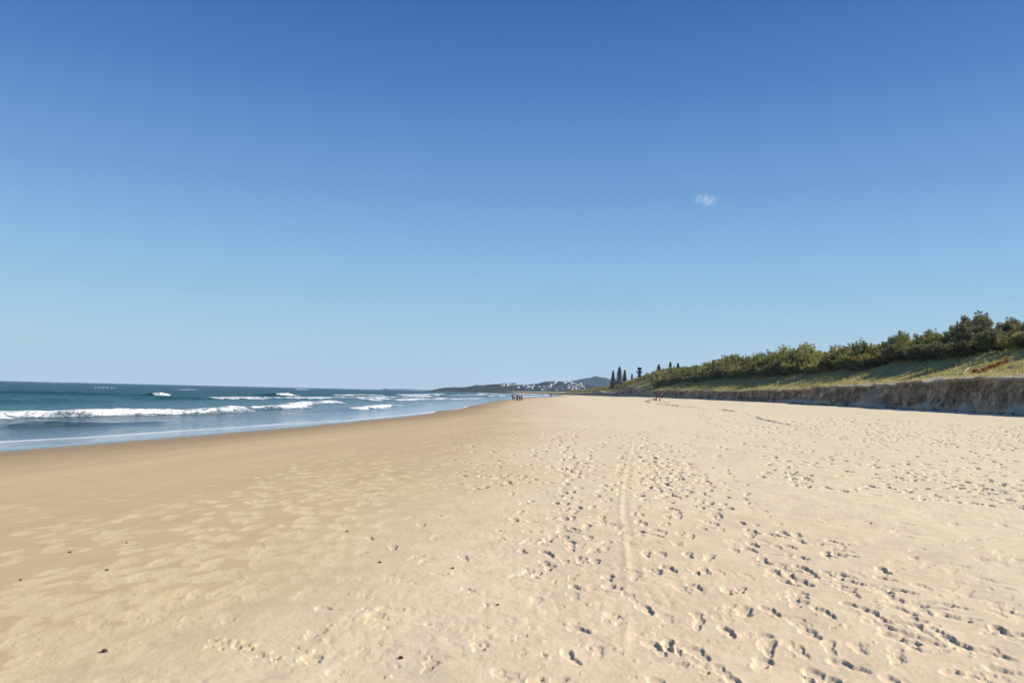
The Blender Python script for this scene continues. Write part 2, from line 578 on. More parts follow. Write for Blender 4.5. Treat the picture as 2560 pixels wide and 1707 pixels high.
def wave(pts, wf=.9, wb=3.2, lace=9.0, seed=1, water_z=SEA):
    """a breaking or swelling crest: places in the photograph, crest height, whiteness"""
    W = [hit(p[0], p[1], water_z) + (p[2], p[3]) for p in pts]
    W.sort(key=lambda p: p[1])
    wy = np.array([p[1] for p in W]); wx = np.array([p[0] for p in W])
    wh = np.array([p[2] for p in W]); wo = np.array([p[3] for p in W])
    o = np.argsort(wy)
    wy, wx, wh, wo = wy[o], wx[o], wh[o], wo[o]
    sc_ = np.interp(Y, wy, np.linspace(wy[0], wy[-1], len(wy)))
    xc = np.interp(Y, wy, wx)
    xc = xc + .8 * fbm(Y * .09, 0 * Y, seed, 3) * np.clip(Y / 60, .5, 3)
    slope = np.gradient(np.interp(np.arange(0, 2500, 2.0), wy, wx), 2.0)
    cs = 1 / np.sqrt(1 + np.interp(Y, np.arange(0, 2500, 2.0), slope) ** 2)
    q = (X - xc) * cs
    span = (wy[-1] - wy[0])
    e = min(8.0, span * .18) + .5
    end = sstep(wy[0] - e, wy[0] + e * .2, Y) * (1 - sstep(wy[-1] - e * .2, wy[-1] + e, Y))
    h = np.interp(Y, wy, wh) * end * (1 + .25 * fbm(Y * .25, X * .1, seed + 3, 3))
    f = np.interp(Y, wy, wo) * end
    k = np.clip(Y / 90, 1, 2.2)
    prof = np.where(q > 0, np.exp(-(q / (wf * k)) ** 2), np.exp(-(q / (wb * k)) ** 2))
    Z[...] += h * prof
    n = fbm(X * .9, Y * .45, seed + 5, 4)
    lim = .60 + 1.0 * fbm(Y * .06, 0 * Y, seed + 7, 2)
    core = sstep(-1.3 * k, -.1 * k, q + 1.3 * n) * (1 - sstep(lim * k, (lim + .8) * k, q + 1.1 * n * k))
    FO[...] = np.maximum(FO, np.clip(f * 1.25, 0, 1.3) * core)
    tail = np.exp(np.clip(q, -99, 0) / lace) * (q < 1.5) + np.exp(-np.clip(q, 0, 99) / 2.5) * (q >= 1.5)
    LA[...] = np.maximum(LA, f * tail * .75)
    Z[...] += FO * core * (.08 * fbm(X * 1.1, Y * .35, seed + 8, 2) + .03 * fbm(X * 2.8, Y * 1.4, seed + 9, 3))


# near breaker, second breaker, outer breakers
wave([(-420, 1078, .5, 1), (-200, 1058, .55, 1), (0, 1043, .55, 1), (200, 1041, .52, 1), (370, 1036, .48, 1), (480, 1035, .45, .75), (560, 1031, .5, 1), (612, 1027, .5, 1), (616, 1027, .35, .25), (640, 1024, .4, .5),
      (680, 1022, .5, 1), (740, 1019, .5, 1), (760, 1013, .45, 1), (835, 1007, .4, 1), (845, 1005, .25, .2)], seed=3)
wave([(380, 998, .6, .12), (530, 999, .5, .3), (560, 998, .5, .9), (640, 998, .45, 1), (730, 998, .42, 1), (900, 997, .4, 1), (1000, 996, .5, 1), (1010, 995, .3, .3)], wf=1.2, seed=23)
wave([(385, 992, .7, .5), (400, 994, .9, 1), (416, 994, .7, .8), (425, 994, .5, 0)], wf=1.2, lace=5, seed=33)
wave([(685, 989, .5, .7), (698, 990, .9, 1), (712, 990, .7, 1), (716, 990, .4, 0)], wf=1.2, lace=4, seed=35)
wave([(855, 990, .4, .7), (880, 990, .45, 1), (938, 990, .45, 1), (948, 990, .3, .2)], wf=1.2, seed=37)
wave([(995, 988, .4, .7), (1040, 988, .5, .9), (1085, 987, .6, 1), (1108, 986, .6, 1), (1112, 986, .3, 0)], wf=1.2, seed=39)
wave([(740, 974.5, .9, .9), (752, 974.6, 1.0, 1), (768, 975, .7, .8)], wf=2, lace=4, seed=41)
wave([(0, 1008, .55, .0), (140, 1007, .6, .02), (280, 1003, .45, .0)], wf=2.2, wb=4, seed=43)
wave([(90, 984, .5, .02), (130, 983, .6, .12), (190, 985, .5, .04), (340, 989, .4, .05)], wf=2.2, wb=4, seed=45)
wave([(20, 1067, .10, .0), (60, 1066, .20, .10), (90, 1064, .24, .30), (110, 1063, .22, .14), (170, 1063, .22, .22), (230, 1062, .16, .12), (300, 1060, .10, .08), (390, 1056, .08, .04)], wf=.4, wb=.8, lace=1.5, seed=47)
wave([(895, 1023, .22, .7), (925, 1021, .26, .9), (950, 1017, .22, .7), (982, 1015, .2, .9), (990, 1014, .1, .2)], wf=.8, lace=4, seed=49)
wave([(905, 1001, .3, .5), (935, 1003, .35, .85), (960, 1000, .3, .7), (975, 999, .2, .3)], wf=.9, lace=4, seed=51)
wave([(990, 1002, .25, .7), (1020, 1000, .3, .8), (1060, 998, .25, .7), (1100, 997, .3, .9), (1125, 999, .2, .3)], wf=.9, lace=5, seed=53)
wave([(1005, 992, .3, .6), (1030, 992, .4, .8), (1080, 991, .3, .7), (1115, 990.5, .2, .2)], wf=.9, lace=5, seed=55)
wave([(1168, 984.5, .5, .8), (1200, 985, .6, 1), (1255, 985.2, .6, 1), (1262, 985, .3, .2)], wf=1.6, seed=57)
wave([(1225, 991.5, .4, .6), (1248, 991.5, .5, 1), (1262, 990.5, .4, .7)], wf=1.3, seed=59)
wave([(1300, 986.5, .5, .9), (1340, 985.8, .6, 1), (1372, 985.4, .5, .9)], wf=1.6, seed=61)
wave([(1100, 998, .12, .5), (1140, 997.5, .15, .8), (1200, 996, .12, .6)], wf=.8, lace=3, seed=63)
wave([(1050, 1007, .05, .25), (1075, 1011, .07, .42), (1080, 1018, .05, .30)], wf=.6, wb=1, lace=9, seed=65)
# surf lines that wrap round the far end of the bay
for k, (o_, a_, w_) in enumerate(((14, .9, 3.5), (48, .8, 4), (85, .6, 5))):
    qq = off - o_ * (1 + .15 * fbm(X * .01, Y * .01, 70 + k, 2))
    g = np.exp(-(qq / w_) ** 2) * sstep(260, 420, Y) * sstep(-.25, .25, fbm(X * .02, Y * .012, 81 + k, 3) + .12)
    FO = np.maximum(FO, a_ * g); Z += .5 * g * a_
# a few whitecaps far out
for (cx, cy, ww) in ((133, 957.5, 9), (143, 958, 5), (180, 956.8, 5), (262, 970, 4), (470, 975, 4)):
    wx_, wy_ = hit(cx, cy, SEA)
    g = np.exp(-(((X - wx_) / (ww / F * wy_)) ** 2) - ((Y - wy_) / (wy_ * .05)) ** 2)
    FO = np.maximum(FO, g); Z += .5 * g
# general spent foam streaks in the inner surf
band = sstep(3, 10, off) * (1 - sstep(26, 60, off))
LA = np.maximum(LA, band * np.clip(.05 + .40 * fbm(X * .16, Y * .05, 97, 3), 0, .32))
# swash film that runs up the slope; a foam line where the last wave stops
film = bz + .030 * sstep(-.02, 1.1, -UL) - .20 * sstep(-.05, .6, UL)
blend = sstep(-9.5, -7.0, UL)
Z = np.where(UL > -9.5, np.maximum(Z * (1 - blend) + np.minimum(Z, film) * blend, film), Z)
EF = [(-200, 1112), (0, 1101), (190, 1094), (310, 1087), (430, 1078), (560, 1072), (640, 1067), (700, 1062), (800, 1058), (860, 1056), (930, 1050), (1010, 1041), (1080, 1034)]
E = [hit(p[0], p[1], -.86) for p in EF]
ey = np.array([p[1] for p in E]); ex = np.array([p[0] for p in E])
qe = X - np.interp(Y, ey, ex) + .16 * fbm(Y * .5, 0 * Y, 5, 3)
ends = sstep(ey[0] - 3, ey[0], Y) * (1 - sstep(ey[-1] - 4, ey[-1] + 10, Y))
wd = .34 + .12 * fbm(Y * .4, 0 * Y, 8, 2)
line = np.exp(-(np.abs(qe - .1) / wd) ** 2) * ends
FO = np.maximum(FO, line * (1.25 + .4 * fbm(X * 3, Y * 1.2, 18, 2)))
LA = LA * (1 - sstep(-3.5, -.2, qe) * ends)
LA = LA * (1 - .55 * sstep(-9, -5, UL))
LA = np.maximum(LA, .34 * np.exp(np.clip(qe, -9, 0) / .6) * (qe < .1) * ends)
Z += .025 * line * (UL < -.2)
e2 = np.exp(-((UL + .25) / (.13 + Y * .0012)) ** 2) * sstep(60, 85, Y) * (1 - sstep(120, 160, Y))
FO = np.maximum(FO, .6 * e2)

keep = UL < 1.2
nr, nc = X.shape
Q = grid_quads(nr, nc)[:, ::-1]
kq = keep.ravel()[Q].any(axis=1)
Q = Q[kq]
used = np.zeros(nr * nc, bool); used[Q.ravel()] = True
remap = np.cumsum(used) - 1
V = np.stack([X, Y, Z], -1).reshape(-1, 3)[used]
sea_me = np_mesh('sea', V, remap[Q])
fattr(sea_me, 'foam', FO.ravel()[used])
fattr(sea_me, 'lace', LA.ravel()[used])
fattr(sea_me, 'offshore', off.ravel()[used])

m_sea, nt, b, N, L = nm('sea_water')
def A(name):
    a = N.new('ShaderNodeAttribute'); a.attribute_name = name; return a.outputs['Fac']
of = A('offshore'); fo = A('foam'); la = A('lace')
mr = N.new('ShaderNodeMapRange'); mr.inputs['From Max'].default_value = 120; L.new(of, mr.inputs['Value'])
body = ramp(nt, mr.outputs[0], [(0.0, (.12, .115, .10)), (0.10, (.07, .092, .105)), (.30, (.018, .085, .088)), (1.0, (.004, .050, .052))])
far = N.new('ShaderNodeMapRange'); far.inputs['From Min'].default_value = 120; far.inputs['From Max'].default_value = 900; L.new(of, far.inputs['Value'])
pn = noise_node(nt, .02, 3, .5, vscale=(1, .35, 1))
bcol = mixc(nt, far.outputs[0], body.outputs[0], (.002, .028, .036))
bcol = mixc(nt, math_n(nt, 'MULTIPLY', pn.outputs['Fac'], .5), bcol, (.012, .05, .06))
# foam pattern
f1 = noise_node(nt, 1.3, 5, .62, vscale=(1, .55, 1)); f2 = noise_node(nt, 7, 4, .6, vscale=(1, .6, 1))
fn = math_n(nt, 'ADD', math_n(nt, 'MULTIPLY', f1.outputs['Fac'], .65), math_n(nt, 'MULTIPLY', f2.outputs['Fac'], .35))
thick = N.new('ShaderNodeMapRange'); thick.interpolation_type = 'SMOOTHSTEP'
thick.inputs['From Min'].default_value = .62; thick.inputs['From Max'].default_value = .84
L.new(math_n(nt, 'ADD', fo, math_n(nt, 'MULTIPLY', fn, .55)), thick.inputs['Value'])
lacy = N.new('ShaderNodeMapRange'); lacy.interpolation_type = 'SMOOTHSTEP'
lacy.inputs['From Min'].default_value = .80; lacy.inputs['From Max'].default_value = .98
L.new(math_n(nt, 'ADD', math_n(nt, 'MULTIPLY', la, .55), fn), lacy.inputs['Value'])
fm = math_n(nt, 'MAXIMUM', thick.outputs[0], math_n(nt, 'MULTIPLY', lacy.outputs[0], .62), clamp=True)
zero = math_n(nt, 'GREATER_THAN', math_n(nt, 'ADD', fo, la), .05)
fm = math_n(nt, 'MULTIPLY', fm, zero)
fcol = mixc(nt, f2.outputs['Fac'], (.42, .46, .50), (.86, .86, .85))
L.new(mixc(nt, fm, bcol, fcol), b.inputs['Base Color'])
ro = N.new('ShaderNodeMapRange'); ro.inputs['From Max'].default_value = 60; ro.inputs['To Min'].default_value = .06; ro.inputs['To Max'].default_value = .28
L.new(of, ro.inputs['Value'])
rmix = N.new('ShaderNodeMix'); L.new(fm, rmix.inputs['Factor']); L.new(ro.outputs[0], rmix.inputs[2]); rmix.inputs[3].default_value = .8
L.new(rmix.outputs[0], b.inputs['Roughness'])
b.inputs['IOR'].default_value = 1.33
spm = N.new('ShaderNodeMapRange'); spm.inputs['From Min'].default_value = 8; spm.inputs['From Max'].default_value = 70; spm.inputs['To Min'].default_value = .5; spm.inputs['To Max'].default_value = .10
L.new(of, spm.inputs['Value']); L.new(spm.outputs[0], b.inputs['Specular IOR Level'])
w1 = noise_node(nt, .9, 5, .62, vscale=(1, .45, 1, .12)); w2 = noise_node(nt, 4.5, 4, .6, vscale=(1, .6, 1, -.2)); w3 = noise_node(nt, .16, 4, .6, vscale=(1, .45, 1, .1))
hs_ = math_n(nt, 'ADD', math_n(nt, 'MULTIPLY', w1.outputs['Fac'], .55), math_n(nt, 'MULTIPLY', w2.outputs['Fac'], .20))
hs_ = math_n(nt, 'ADD', hs_, math_n(nt, 'MULTIPLY', w3.outputs['Fac'], 2.0))
bs = N.new('ShaderNodeMapRange'); bs.inputs['From Min'].default_value = 5; bs.inputs['From Max'].default_value = 24; bs.inputs['To Min'].default_value = .03; bs.inputs['To Max'].default_value = 1.0
L.new(of, bs.inputs['Value'])
bp = N.new('ShaderNodeBump'); bp.inputs['Distance'].default_value = 1.3
L.new(bs.outputs[0], bp.inputs['Strength'])
L.new(hs_, bp.inputs['Height']); L.new(bp.outputs[0], b.inputs['Normal'])
sea = link('sea', sea_me, m_sea)
tag(sea, kind='structure')


# ------------------------------------------------------------------ the dune with its eroded scarp
def ground_at(x, y):
    z, u = beach_z(np.array(float(x)), np.array(float(y)))
    return float(z)


dsc_y = np.array([-400, 0, 100, 430, 560, 700, 1000, 1300, 2300])
dsc_v = np.array([1., 1, 1.0, 1.0, .75, .55, .42, .35, .3])
top_y = np.array([-400, 40, 65, 100, 150, 200, 300, 380, 405, 440, 480, 520, 560, 620, 700, 760, 800, 1000, 2300])
top_v = np.array([3.7, 3.7, 3.72, 3.80, 3.25, 3.15, 3.75, 3.3, 2.0, 6.6, 7.0, 4.2, 3.0, 2.6, 4.2, 3.6, 3.0, 2.6, 2.2])


def dune_top(y, d):
    """height of the dune surface d metres inland from the scarp edge"""
    k = np.interp(y, dsc_y, dsc_v)
    edge = np.interp(y, top_y, top_v) + .30 * fbm(y * .10, 0 * y, 5, 3) + .16 * fbm(y * .7, 0 * y, 6, 2) * np.exp(-d / 2.0)
    rise = np.interp(d, [0, 4, 9, 14, 20, 30, 50, 90, 400], [0, .9, 2.5, 4.1, 4.9, 5.6, 6.2, 6.0, 5.0]) * k
    mound = np.interp(y, [400, 440, 480, 530], [0, 1, 1, 0]) * np.interp(d, [0, 6, 25, 40], [0, 1.2, -1.5, -1.5])
    w = .45 * fbm(d * .12 + 3, y * .07, 61, 3) * sstep(0, 8, d) * 1.3
    hump = np.interp(y, [60, 80, 95, 115], [0, 0, 0, 0])
    return edge + rise + w + hump + mound * .5


DY = [-60.0]
while DY[-1] < 1900:
    y = DY[-1]
    DY.append(y + (1.0 if y < 38 else max(.16, (y - 0) * .0022) if y < 330 else y * .006))
DY = np.array(DY)
nf = 30
td = np.concatenate([[0.02, .15, .35, .6, .9, 1.3, 1.8, 2.4], np.arange(3, 22, .8), np.arange(22, 60, 3.0), [70, 90, 120, 170, 260, 400, 700]])
ncol = 4 + nf + len(td)
DV = np.zeros((len(DY), ncol, 3)); DM = np.zeros((len(DY), ncol, 3))
EDGE = np.zeros(len(DY))
yy = DY
line_x = dune_line(yy) + 1.1 * fbm(yy * .045, 0 * yy, 201, 3) + .55 * fbm(yy * .28, 0 * yy, 205, 3)
toe_z = np.array([ground_at(a, c) for a, c in zip(line_x, yy)])
top_z = dune_top(yy, 0 * yy)
hgt = top_z - toe_z
cone = np.clip(fbm(yy * .16, 0 * yy, 231, 2) * 2.4 - .85, 0, .7)       # slumped sand against the face
cone = np.maximum(cone, np.exp(-((yy - 99) / 1.5) ** 2) * .9)
for j in range(4):
    t = (4 - j) / 4.0
    DV[:, j, 0] = line_x - 1.6 * t * (1 + cone * 1.2)
    DV[:, j, 1] = yy
    DV[:, j, 2] = toe_z - .20 * t * t + .03 * (1 - t)
apron = np.clip(.09 + .36 * fbm(yy * .35, 0 * yy, 241, 3), .03, .6)
for j in range(nf):
    t = j / (nf - 1.0)
    zz = toe_z + hgt * t
    # buttresses, cracks, roots and an overhanging lip
    flute = 1.1 * fbm(yy * .22, zz * .10, 210, 2) - .5 * sstep(.35, .7, fbm(yy * .9, zz * .15, 212, 2)) + .55 * fbm(yy * 1.0, zz * .3, 211, 4) + .26 * np.abs(fbm(yy * 2.6, zz * .6, 213, 3)) + .10 * fbm(yy * 5, zz * 3, 215, 3)
    lip = -.30 * sstep(.82, .97, np.full_like(yy, t)) * (.5 + .5 * fbm(yy * .7, 0 * yy, 217, 2))
    slope = .85 * t - .25 * math.sin(t * PI)
    talus = (-(1 - t / .40) * .9 if t < .40 else 0)
    DV[:, 4 + j, 0] = line_x + slope + flute * math.sin(min(1, t * 3 + .12) * PI / 2) + lip + talus * .7 - cone * np.clip(1 - t / .85, 0, 1) * 1.7
    DV[:, 4 + j, 1] = yy + .12 * fbm(yy * 1.5, zz * 1.5, 219, 2)
    DV[:, 4 + j, 2] = zz
    DM[:, 4 + j, 0] = np.clip(np.clip((t - apron) / .12, 0, 1) - cone * (t < .8) * (1 - t * .6), 0, 1)
ex_ = DV[:, 4 + nf - 1, 0].copy()
EDGE[:] = ex_
for j, d in enumerate(td):
    k = 4 + nf + j
    DV[:, k, 0] = ex_ + d
    DV[:, k, 1] = yy
    DV[:, k, 2] = dune_top(yy, np.full_like(yy, d)) + .05 * fbm(yy * .9, 0 * yy + d * .9, 221, 3)
    DM[:, k, 1] = sstep(.1, 3.5, np.full_like(yy, d) + 1.4 * fbm(yy * .15, 0 * yy + d * .2, 223, 2))
DM[:, 4 + nf - 3:4 + nf + 1, 0] *= .3
dune_me = np_mesh('dune', DV.reshape(-1, 3), grid_quads(len(DY), ncol)[:, ::-1])
fattr(dune_me, 'face', DM[:, :, 0]); fattr(dune_me, 'litter', DM[:, :, 1])
m_dune, nt, b, N, L = nm('dune_sand')
fa = N.new('ShaderNodeAttribute'); fa.attribute_name = 'face'
li = N.new('ShaderNodeAttribute'); li.attribute_name = 'litter'
n1 = noise_node(nt, 1.6, 5, .65, vscale=(1, 1, .5)); n2 = noise_node(nt, 4.5, 6, .7, vscale=(1, 1, .8)); n3 = noise_node(nt, .7, 4, .6)
soil = ramp(nt, n1.outputs['Fac'], [(.30, (.19, .125, .070)), (.5, (.42, .30, .18)), (.72, (.62, .49, .33))])
roots = ramp(nt, n2.outputs['Fac'], [(.38, (.42, .38, .33)), (.55, (1, 1, 1))])
soilc = mixc(nt, .85, soil.outputs[0], roots.outputs[0], 'MULTIPLY')
sandc = ramp(nt, n1.outputs['Fac'], [(.3, (.46, .38, .27)), (.7, (.56, .47, .34))])
lit = ramp(nt, n3.outputs['Fac'], [(.3, (.24, .25, .08)), (.55, (.36, .34, .13)), (.75, (.50, .44, .23))])
c_ = mixc(nt, math_n(nt, 'MULTIPLY', li.outputs['Fac'], .85), sandc.outputs[0], lit.outputs[0])
c_ = mixc(nt, fa.outputs['Fac'], c_, soilc)
n4 = noise_node(nt, .38, 3, .6, vscale=(1, 1, 1.4)); big = ramp(nt, n4.outputs['Fac'], [(.40, (.62, .58, .54)), (.52, (1.05, 1.0, .95)), (.66, (1.5, 1.45, 1.38))])
c_ = mixc(nt, fa.outputs['Fac'], c_, mixc(nt, 1.0, c_, big.outputs[0], 'MULTIPLY'))
L.new(c_, b.inputs['Base Color'])
b.inputs['Roughness'].default_value = .95; b.inputs['Specular IOR Level'].default_value = .12
bp = N.new('ShaderNodeBump'); bp.inputs['Distance'].default_value = .12; bp.inputs['Strength'].default_value = .6
L.new(n2.outputs['Fac'], bp.inputs['Height']); L.new(bp.outputs[0], b.inputs['Normal'])
dune = link('dune', dune_me, m_dune)
tag(dune, kind='structure')


def edge_x(y): return np.interp(y, DY, EDGE)
def dune_z(x, y):
    d = x - edge_x(y)
    return dune_top(y, np.maximum(d, 0)) - .03


# sand lumps fallen at the foot of the scarp: part of the slope's rubble
m_clod = simple('scarp_rubble', (.12, .095, .07), (.36, .30, .22), 3, .95, .1, .4, 12)
bm = bmesh.new()
for k in range(520):
    y = 40 + 260 * random.random() ** 1.6
    x = float(np.interp(y, DY, line_x)) - abs(random.gauss(0, .55)) - .25
    s = random.uniform(.04, .20) * (1 if random.random() < .9 else 1.7)
    r = bmesh.ops.create_icosphere(bm, subdivisions=1, radius=s, matrix=Matrix.Translation((x, y, ground_at(x, y) + s * .25)) @ Euler((random.random() * 6, random.random() * 6, 0)).to_matrix().to_4x4() @ Matrix.Diagonal((1, random.uniform(.6, 1.4), random.uniform(.5, .8), 1)))
    for v in r['verts']: v.co += Vector((random.gauss(0, s * .12), random.gauss(0, s * .12), random.gauss(0, s * .1)))
me = bpy.data.meshes.new('scarp_rubble'); bm.to_mesh(me); bm.free()
tag(link('scarp_rubble', me, m_clod), 'crumbled soil and sand lumps fallen along the foot of the eroded dune face', 'rubble', kind='stuff')

# ------------------------------------------------------------------ dune grass (stuff)
m_grass = leaf_mat('dune_grass', (.36, .37, .09), (.66, .60, .24), .5)
m_grass2 = leaf_mat('dry_grass', (.34, .28, .14), (.50, .42, .24), .4)


def blades(xs, ys, zs, hs, nb, width, seed, lean=.5, hang=0.0):
    rg = np.random.default_rng(seed)
    n = len(xs)
    x = np.repeat(xs, nb); y = np.repeat(ys, nb); z = np.repeat(zs, nb); h = np.repeat(hs, nb)
    N_ = n * nb
    x = x + rg.normal(0, .09, N_); y = y + rg.normal(0, .09, N_)
    a = rg.uniform(0, 2 * PI, N_); ln = np.abs(rg.normal(0, lean, N_))
    h = h * rg.uniform(.55, 1.15, N_)
    w = width * rg.uniform(.6, 1.4, N_)
    dx = np.cos(a); dy = np.sin(a)
    p = np.stack([x, y, z - .03], -1)
    side = np.stack([-dy * w, dx * w, 0 * w], -1)
    mid = p + np.stack([dx * h * ln * .25 - .04 * h, dy * h * ln * .25, h * .6], -1)
    tip = p + np.stack([dx * h * ln * .9 - .15 * h, dy * h * ln * .9, h * np.clip(1.0 - ln * .35 - hang, .1, 1)], -1)
    V = np.stack([p - side, p + side, mid + side * .7, mid - side * .7, tip], 1).reshape(-1, 3)
    b0 = np.arange(N_) * 5
    T = np.concatenate([np.stack([b0, b0 + 1, b0 + 2], -1), np.stack([b0, b0 + 2, b0 + 3], -1), np.stack([b0 + 3, b0 + 2, b0 + 4], -1)])
    return V, T


n = 60000
gy = 45 + 430 * RNG.random(n) ** 1.9
gd = RNG.uniform(.15, 27, n)
dens = sstep(.0, 2.6, gd + 1.1 * fbm(gy * .3, gd * .3, 301, 3) + .6)
k = RNG.random(n) < (.16 + .84 * dens)
bare = np.exp(-(((gy - 84) / 5) ** 2)) * np.exp(-((gd - 2.2) / 1.8) ** 2)
k &= RNG.random(n) > bare * .9
gy, gd = gy[k], gd[k]
gx = edge_x(gy) + gd
gz = dune_z(gx, gy)
gh = np.clip(.30 + .20 * fbm(gy * .35, gd * .5, 305, 3), .12, .7) * np.clip(gy / 110, 1, 2.2) * np.where(RNG.random(len(gy)) < .10, 1.9, 1.0)
V, T = blades(gx, gy, gz, gh, 7, .014, 5, .55)
V[:, 0] += 0
s_ = np.clip(V[:, 1] / 100, 1, 3)
g_me = np_mesh('dune_grass', V, T, smooth=False)
tag(link('dune_grass', g_me, m_grass), 'yellow green beach grass covering the dune slope above the scarp', 'grass', kind='stuff')
n = 11000
gy = 45 + 330 * RNG.random(n) ** 1.8
gd = np.abs(RNG.normal(0, .5, n)) - .05
kk = fbm(gy * .8, 0 * gy, 333, 2) > -.12
gy = gy[kk]; gd = gd[kk]; n = len(gy)
gx = edge_x(gy) + gd; gz = dune_top(gy, np.maximum(gd, 0))
V, T = blades(gx, gy, gz, np.full(n, .30) * np.clip(gy / 110, 1, 2), 6, .012, 8, 1.3, .75)
# part of it hangs over the edge
m = (np.arange(len(V)) % 5) >= 2
V[m, 0] -= .22; V[m, 2] -= .18
h_me = np_mesh('dry_grass', V, T, smooth=False)
tag(link('dry_grass', h_me, m_grass2), 'straw coloured dry grass and roots along the lip of the scarp', 'dry grass', kind='stuff')

# ------------------------------------------------------------------ shrubs and trees
m_bark = simple('bark', (.09, .07, .05), (.20, .165, .13), 6, .9, .1, .4, 20)
m_leaf = {
    'olive': leaf_mat('olive_leaves', (.19, .185, .05), (.38, .345, .11), .5),
    'dark': leaf_mat('dark_leaves', (.085, .095, .03), (.24, .235, .075), .45),
    'wispy': leaf_mat('wispy_leaves', (.12, .12, .055), (.24, .22, .10), .4),
    'pine': leaf_mat('pine_leaves', (.022, .036, .022), (.050, .070, .040), .12),
}


def leaves(cent, n_per, rad, lsize, elong, rg, down=0.0):
    """small leaf-sized faces round a list of clump centres"""
    K = len(cent)
    c = np.repeat(cent, n_per, axis=0)
    rd = np.repeat(rad, n_per)
    v = rg.normal(size=(K * n_per, 3)); v /= np.linalg.norm(v, axis=1)[:, None]
    r = rd * rg.uniform(.35, 1.0, K * n_per) ** .6
    p = c + v * r[:, None] * np.array([1, 1, .8])
    d = rg.normal(size=p.shape) + v * .8; d[:, 2] += .5 - down * 3
    d /= np.linalg.norm(d, axis=1)[:, None]
    s = np.cross(d, rg.normal(size=p.shape)); s /= np.linalg.norm(s, axis=1)[:, None]
    ls = lsize * rg.uniform(.6, 1.5, len(p))
    L_ = d * (ls * elong)[:, None]; W_ = s * (ls * .5)[:, None]
    V = np.stack([p - W_ * .4, p + L_ * .5 - W_, p + L_, p + L_ * .5 + W_], 1).reshape(-1, 3)
    b0 = np.arange(len(p)) * 4
    return V, np.stack([b0, b0 + 1, b0 + 2, b0 + 3], -1)


def tube(bm, pts, radii, seg=6):
    rings = []
    for i, (p, r) in enumerate(zip(pts, radii)):
        p = Vector(p)
        d = (Vector(pts[min(i + 1, len(pts) - 1)]) - Vector(pts[max(i - 1, 0)])).normalized()
        u = d.orthogonal().normalized(); w = d.cross(u)
        rings.append([bm.verts.new(p + (u * math.cos(2 * PI * k / seg) + w * math.sin(2 * PI * k / seg)) * r) for k in range(seg)])
    for a, c in zip(rings[:-1], rings[1:]):
        for k in range(seg):
            bm.faces.new((a[k], a[(k + 1) % seg], c[(k + 1) % seg], c[k]))
    bm.faces.new(rings[0][::-1]); bm.faces.new(rings[-1])


def shrub(kind, seed):
    """unit shrub: 1 m tall, scaled when planted"""
    rg = np.random.default_rng(seed); rnd = random.Random(seed)
    bm = bmesh.new()
    cents = []; rads = []
    nst = rnd.randint(4, 6)
    for s in range(nst):
        a = 2 * PI * s / nst + rnd.uniform(-.4, .4)
        reach = rnd.uniform(.18, .42); top = rnd.uniform(.62, .9)
        if kind == 'wispy': reach *= .8; top = rnd.uniform(.72, 1.0)
        p0 = (rnd.uniform(-.04, .04), rnd.uniform(-.04, .04), -.05)
        p1 = (math.cos(a) * reach * .35, math.sin(a) * reach * .35, top * .42)
        p2 = (math.cos(a) * reach, math.sin(a) * reach, top * .8)
        p3 = (math.cos(a) * reach * 1.15, math.sin(a) * reach * 1.15, top)
        tube(bm, [p0, p1, p2, p3], [.022, .015, .008, .003], 5)
        for q in range(3):
            t = rnd.uniform(.35, .9); b_ = Vector(p1).lerp(Vector(p2), t)
            e_ = b_ + Vector((rnd.uniform(-.2, .2), rnd.uniform(-.2, .2), rnd.uniform(.02, .2)))
            tube(bm, [b_, b_.lerp(e_, .5) + Vector((0, 0, .02)), e_], [.007, .005, .002], 4)
            cents.append(tuple(e_)); rads.append(rnd.uniform(.07, .13))
        cents.append(p3); rads.append(rnd.uniform(.06, .11))
    me_s = bpy.data.meshes.new('stems'); bm.to_mesh(me_s); bm.free()
    ncl = 40 if kind != 'wispy' else 26
    for q in range(ncl):
        a = rnd.uniform(0, 2 * PI); rr_ = .50 * math.sqrt(rnd.random())
        dome = math.sqrt(max(0, 1 - (rr_ / .56) ** 2))
        z = rnd.uniform(.10, .90) * (.30 + .70 * dome)
        if kind == 'wispy': z = rnd.uniform(.25, .98) * (.4 + .6 * dome); rr_ *= .85
        cents.append((math.cos(a) * rr_, math.sin(a) * rr_, z)); rads.append(rnd.uniform(.045, .12))
    cents = np.array(cents); rads = np.array(rads)
    if kind == 'wispy':
        V, Q = leaves(cents, 80, rads, .020, 4.2, rg, down=.35)
    elif kind == 'dark':
        V, Q = leaves(cents, 105, rads, .026, 1.9, rg)
    else:
        V, Q = leaves(cents, 105, rads, .023, 2.3, rg)
    # sprigs standing above the outline
    for q in range(24):
        a = rnd.uniform(0, 2 * PI); rr_ = rnd.uniform(0, .50)
        z0 = .80 * math.sqrt(max(0, 1 - (rr_ / .56) ** 2))
        c = np.array([[math.cos(a) * rr_, math.sin(a) * rr_, z0 + .06 * i] for i in range(4)])
        c[:, 2] += np.arange(4) * rnd.uniform(-.03, .05); c[:, :2] *= 1 + np.arange(4)[:, None] * .06
        v2, q2 = leaves(c, 20, np.array([.05, .038, .026, .015]), .020, 2.6, rg)
        Q = np.vstack([Q, q2 + len(V)]); V = np.vstack([V, v2])
    me_c = np_mesh('crown', V, Q, smooth=False)
    return me_s, me_c


protos = {}
for kind, n_ in (('olive', 5), ('dark', 4), ('wispy', 3)):
    protos[kind] = []
    for s in range(n_):
        ms, mc = shrub(kind, 100 + s * 7 + len(kind))
        ms.materials.append(m_bark); mc.materials.append(m_leaf[kind])
        protos[kind].append((ms, mc))

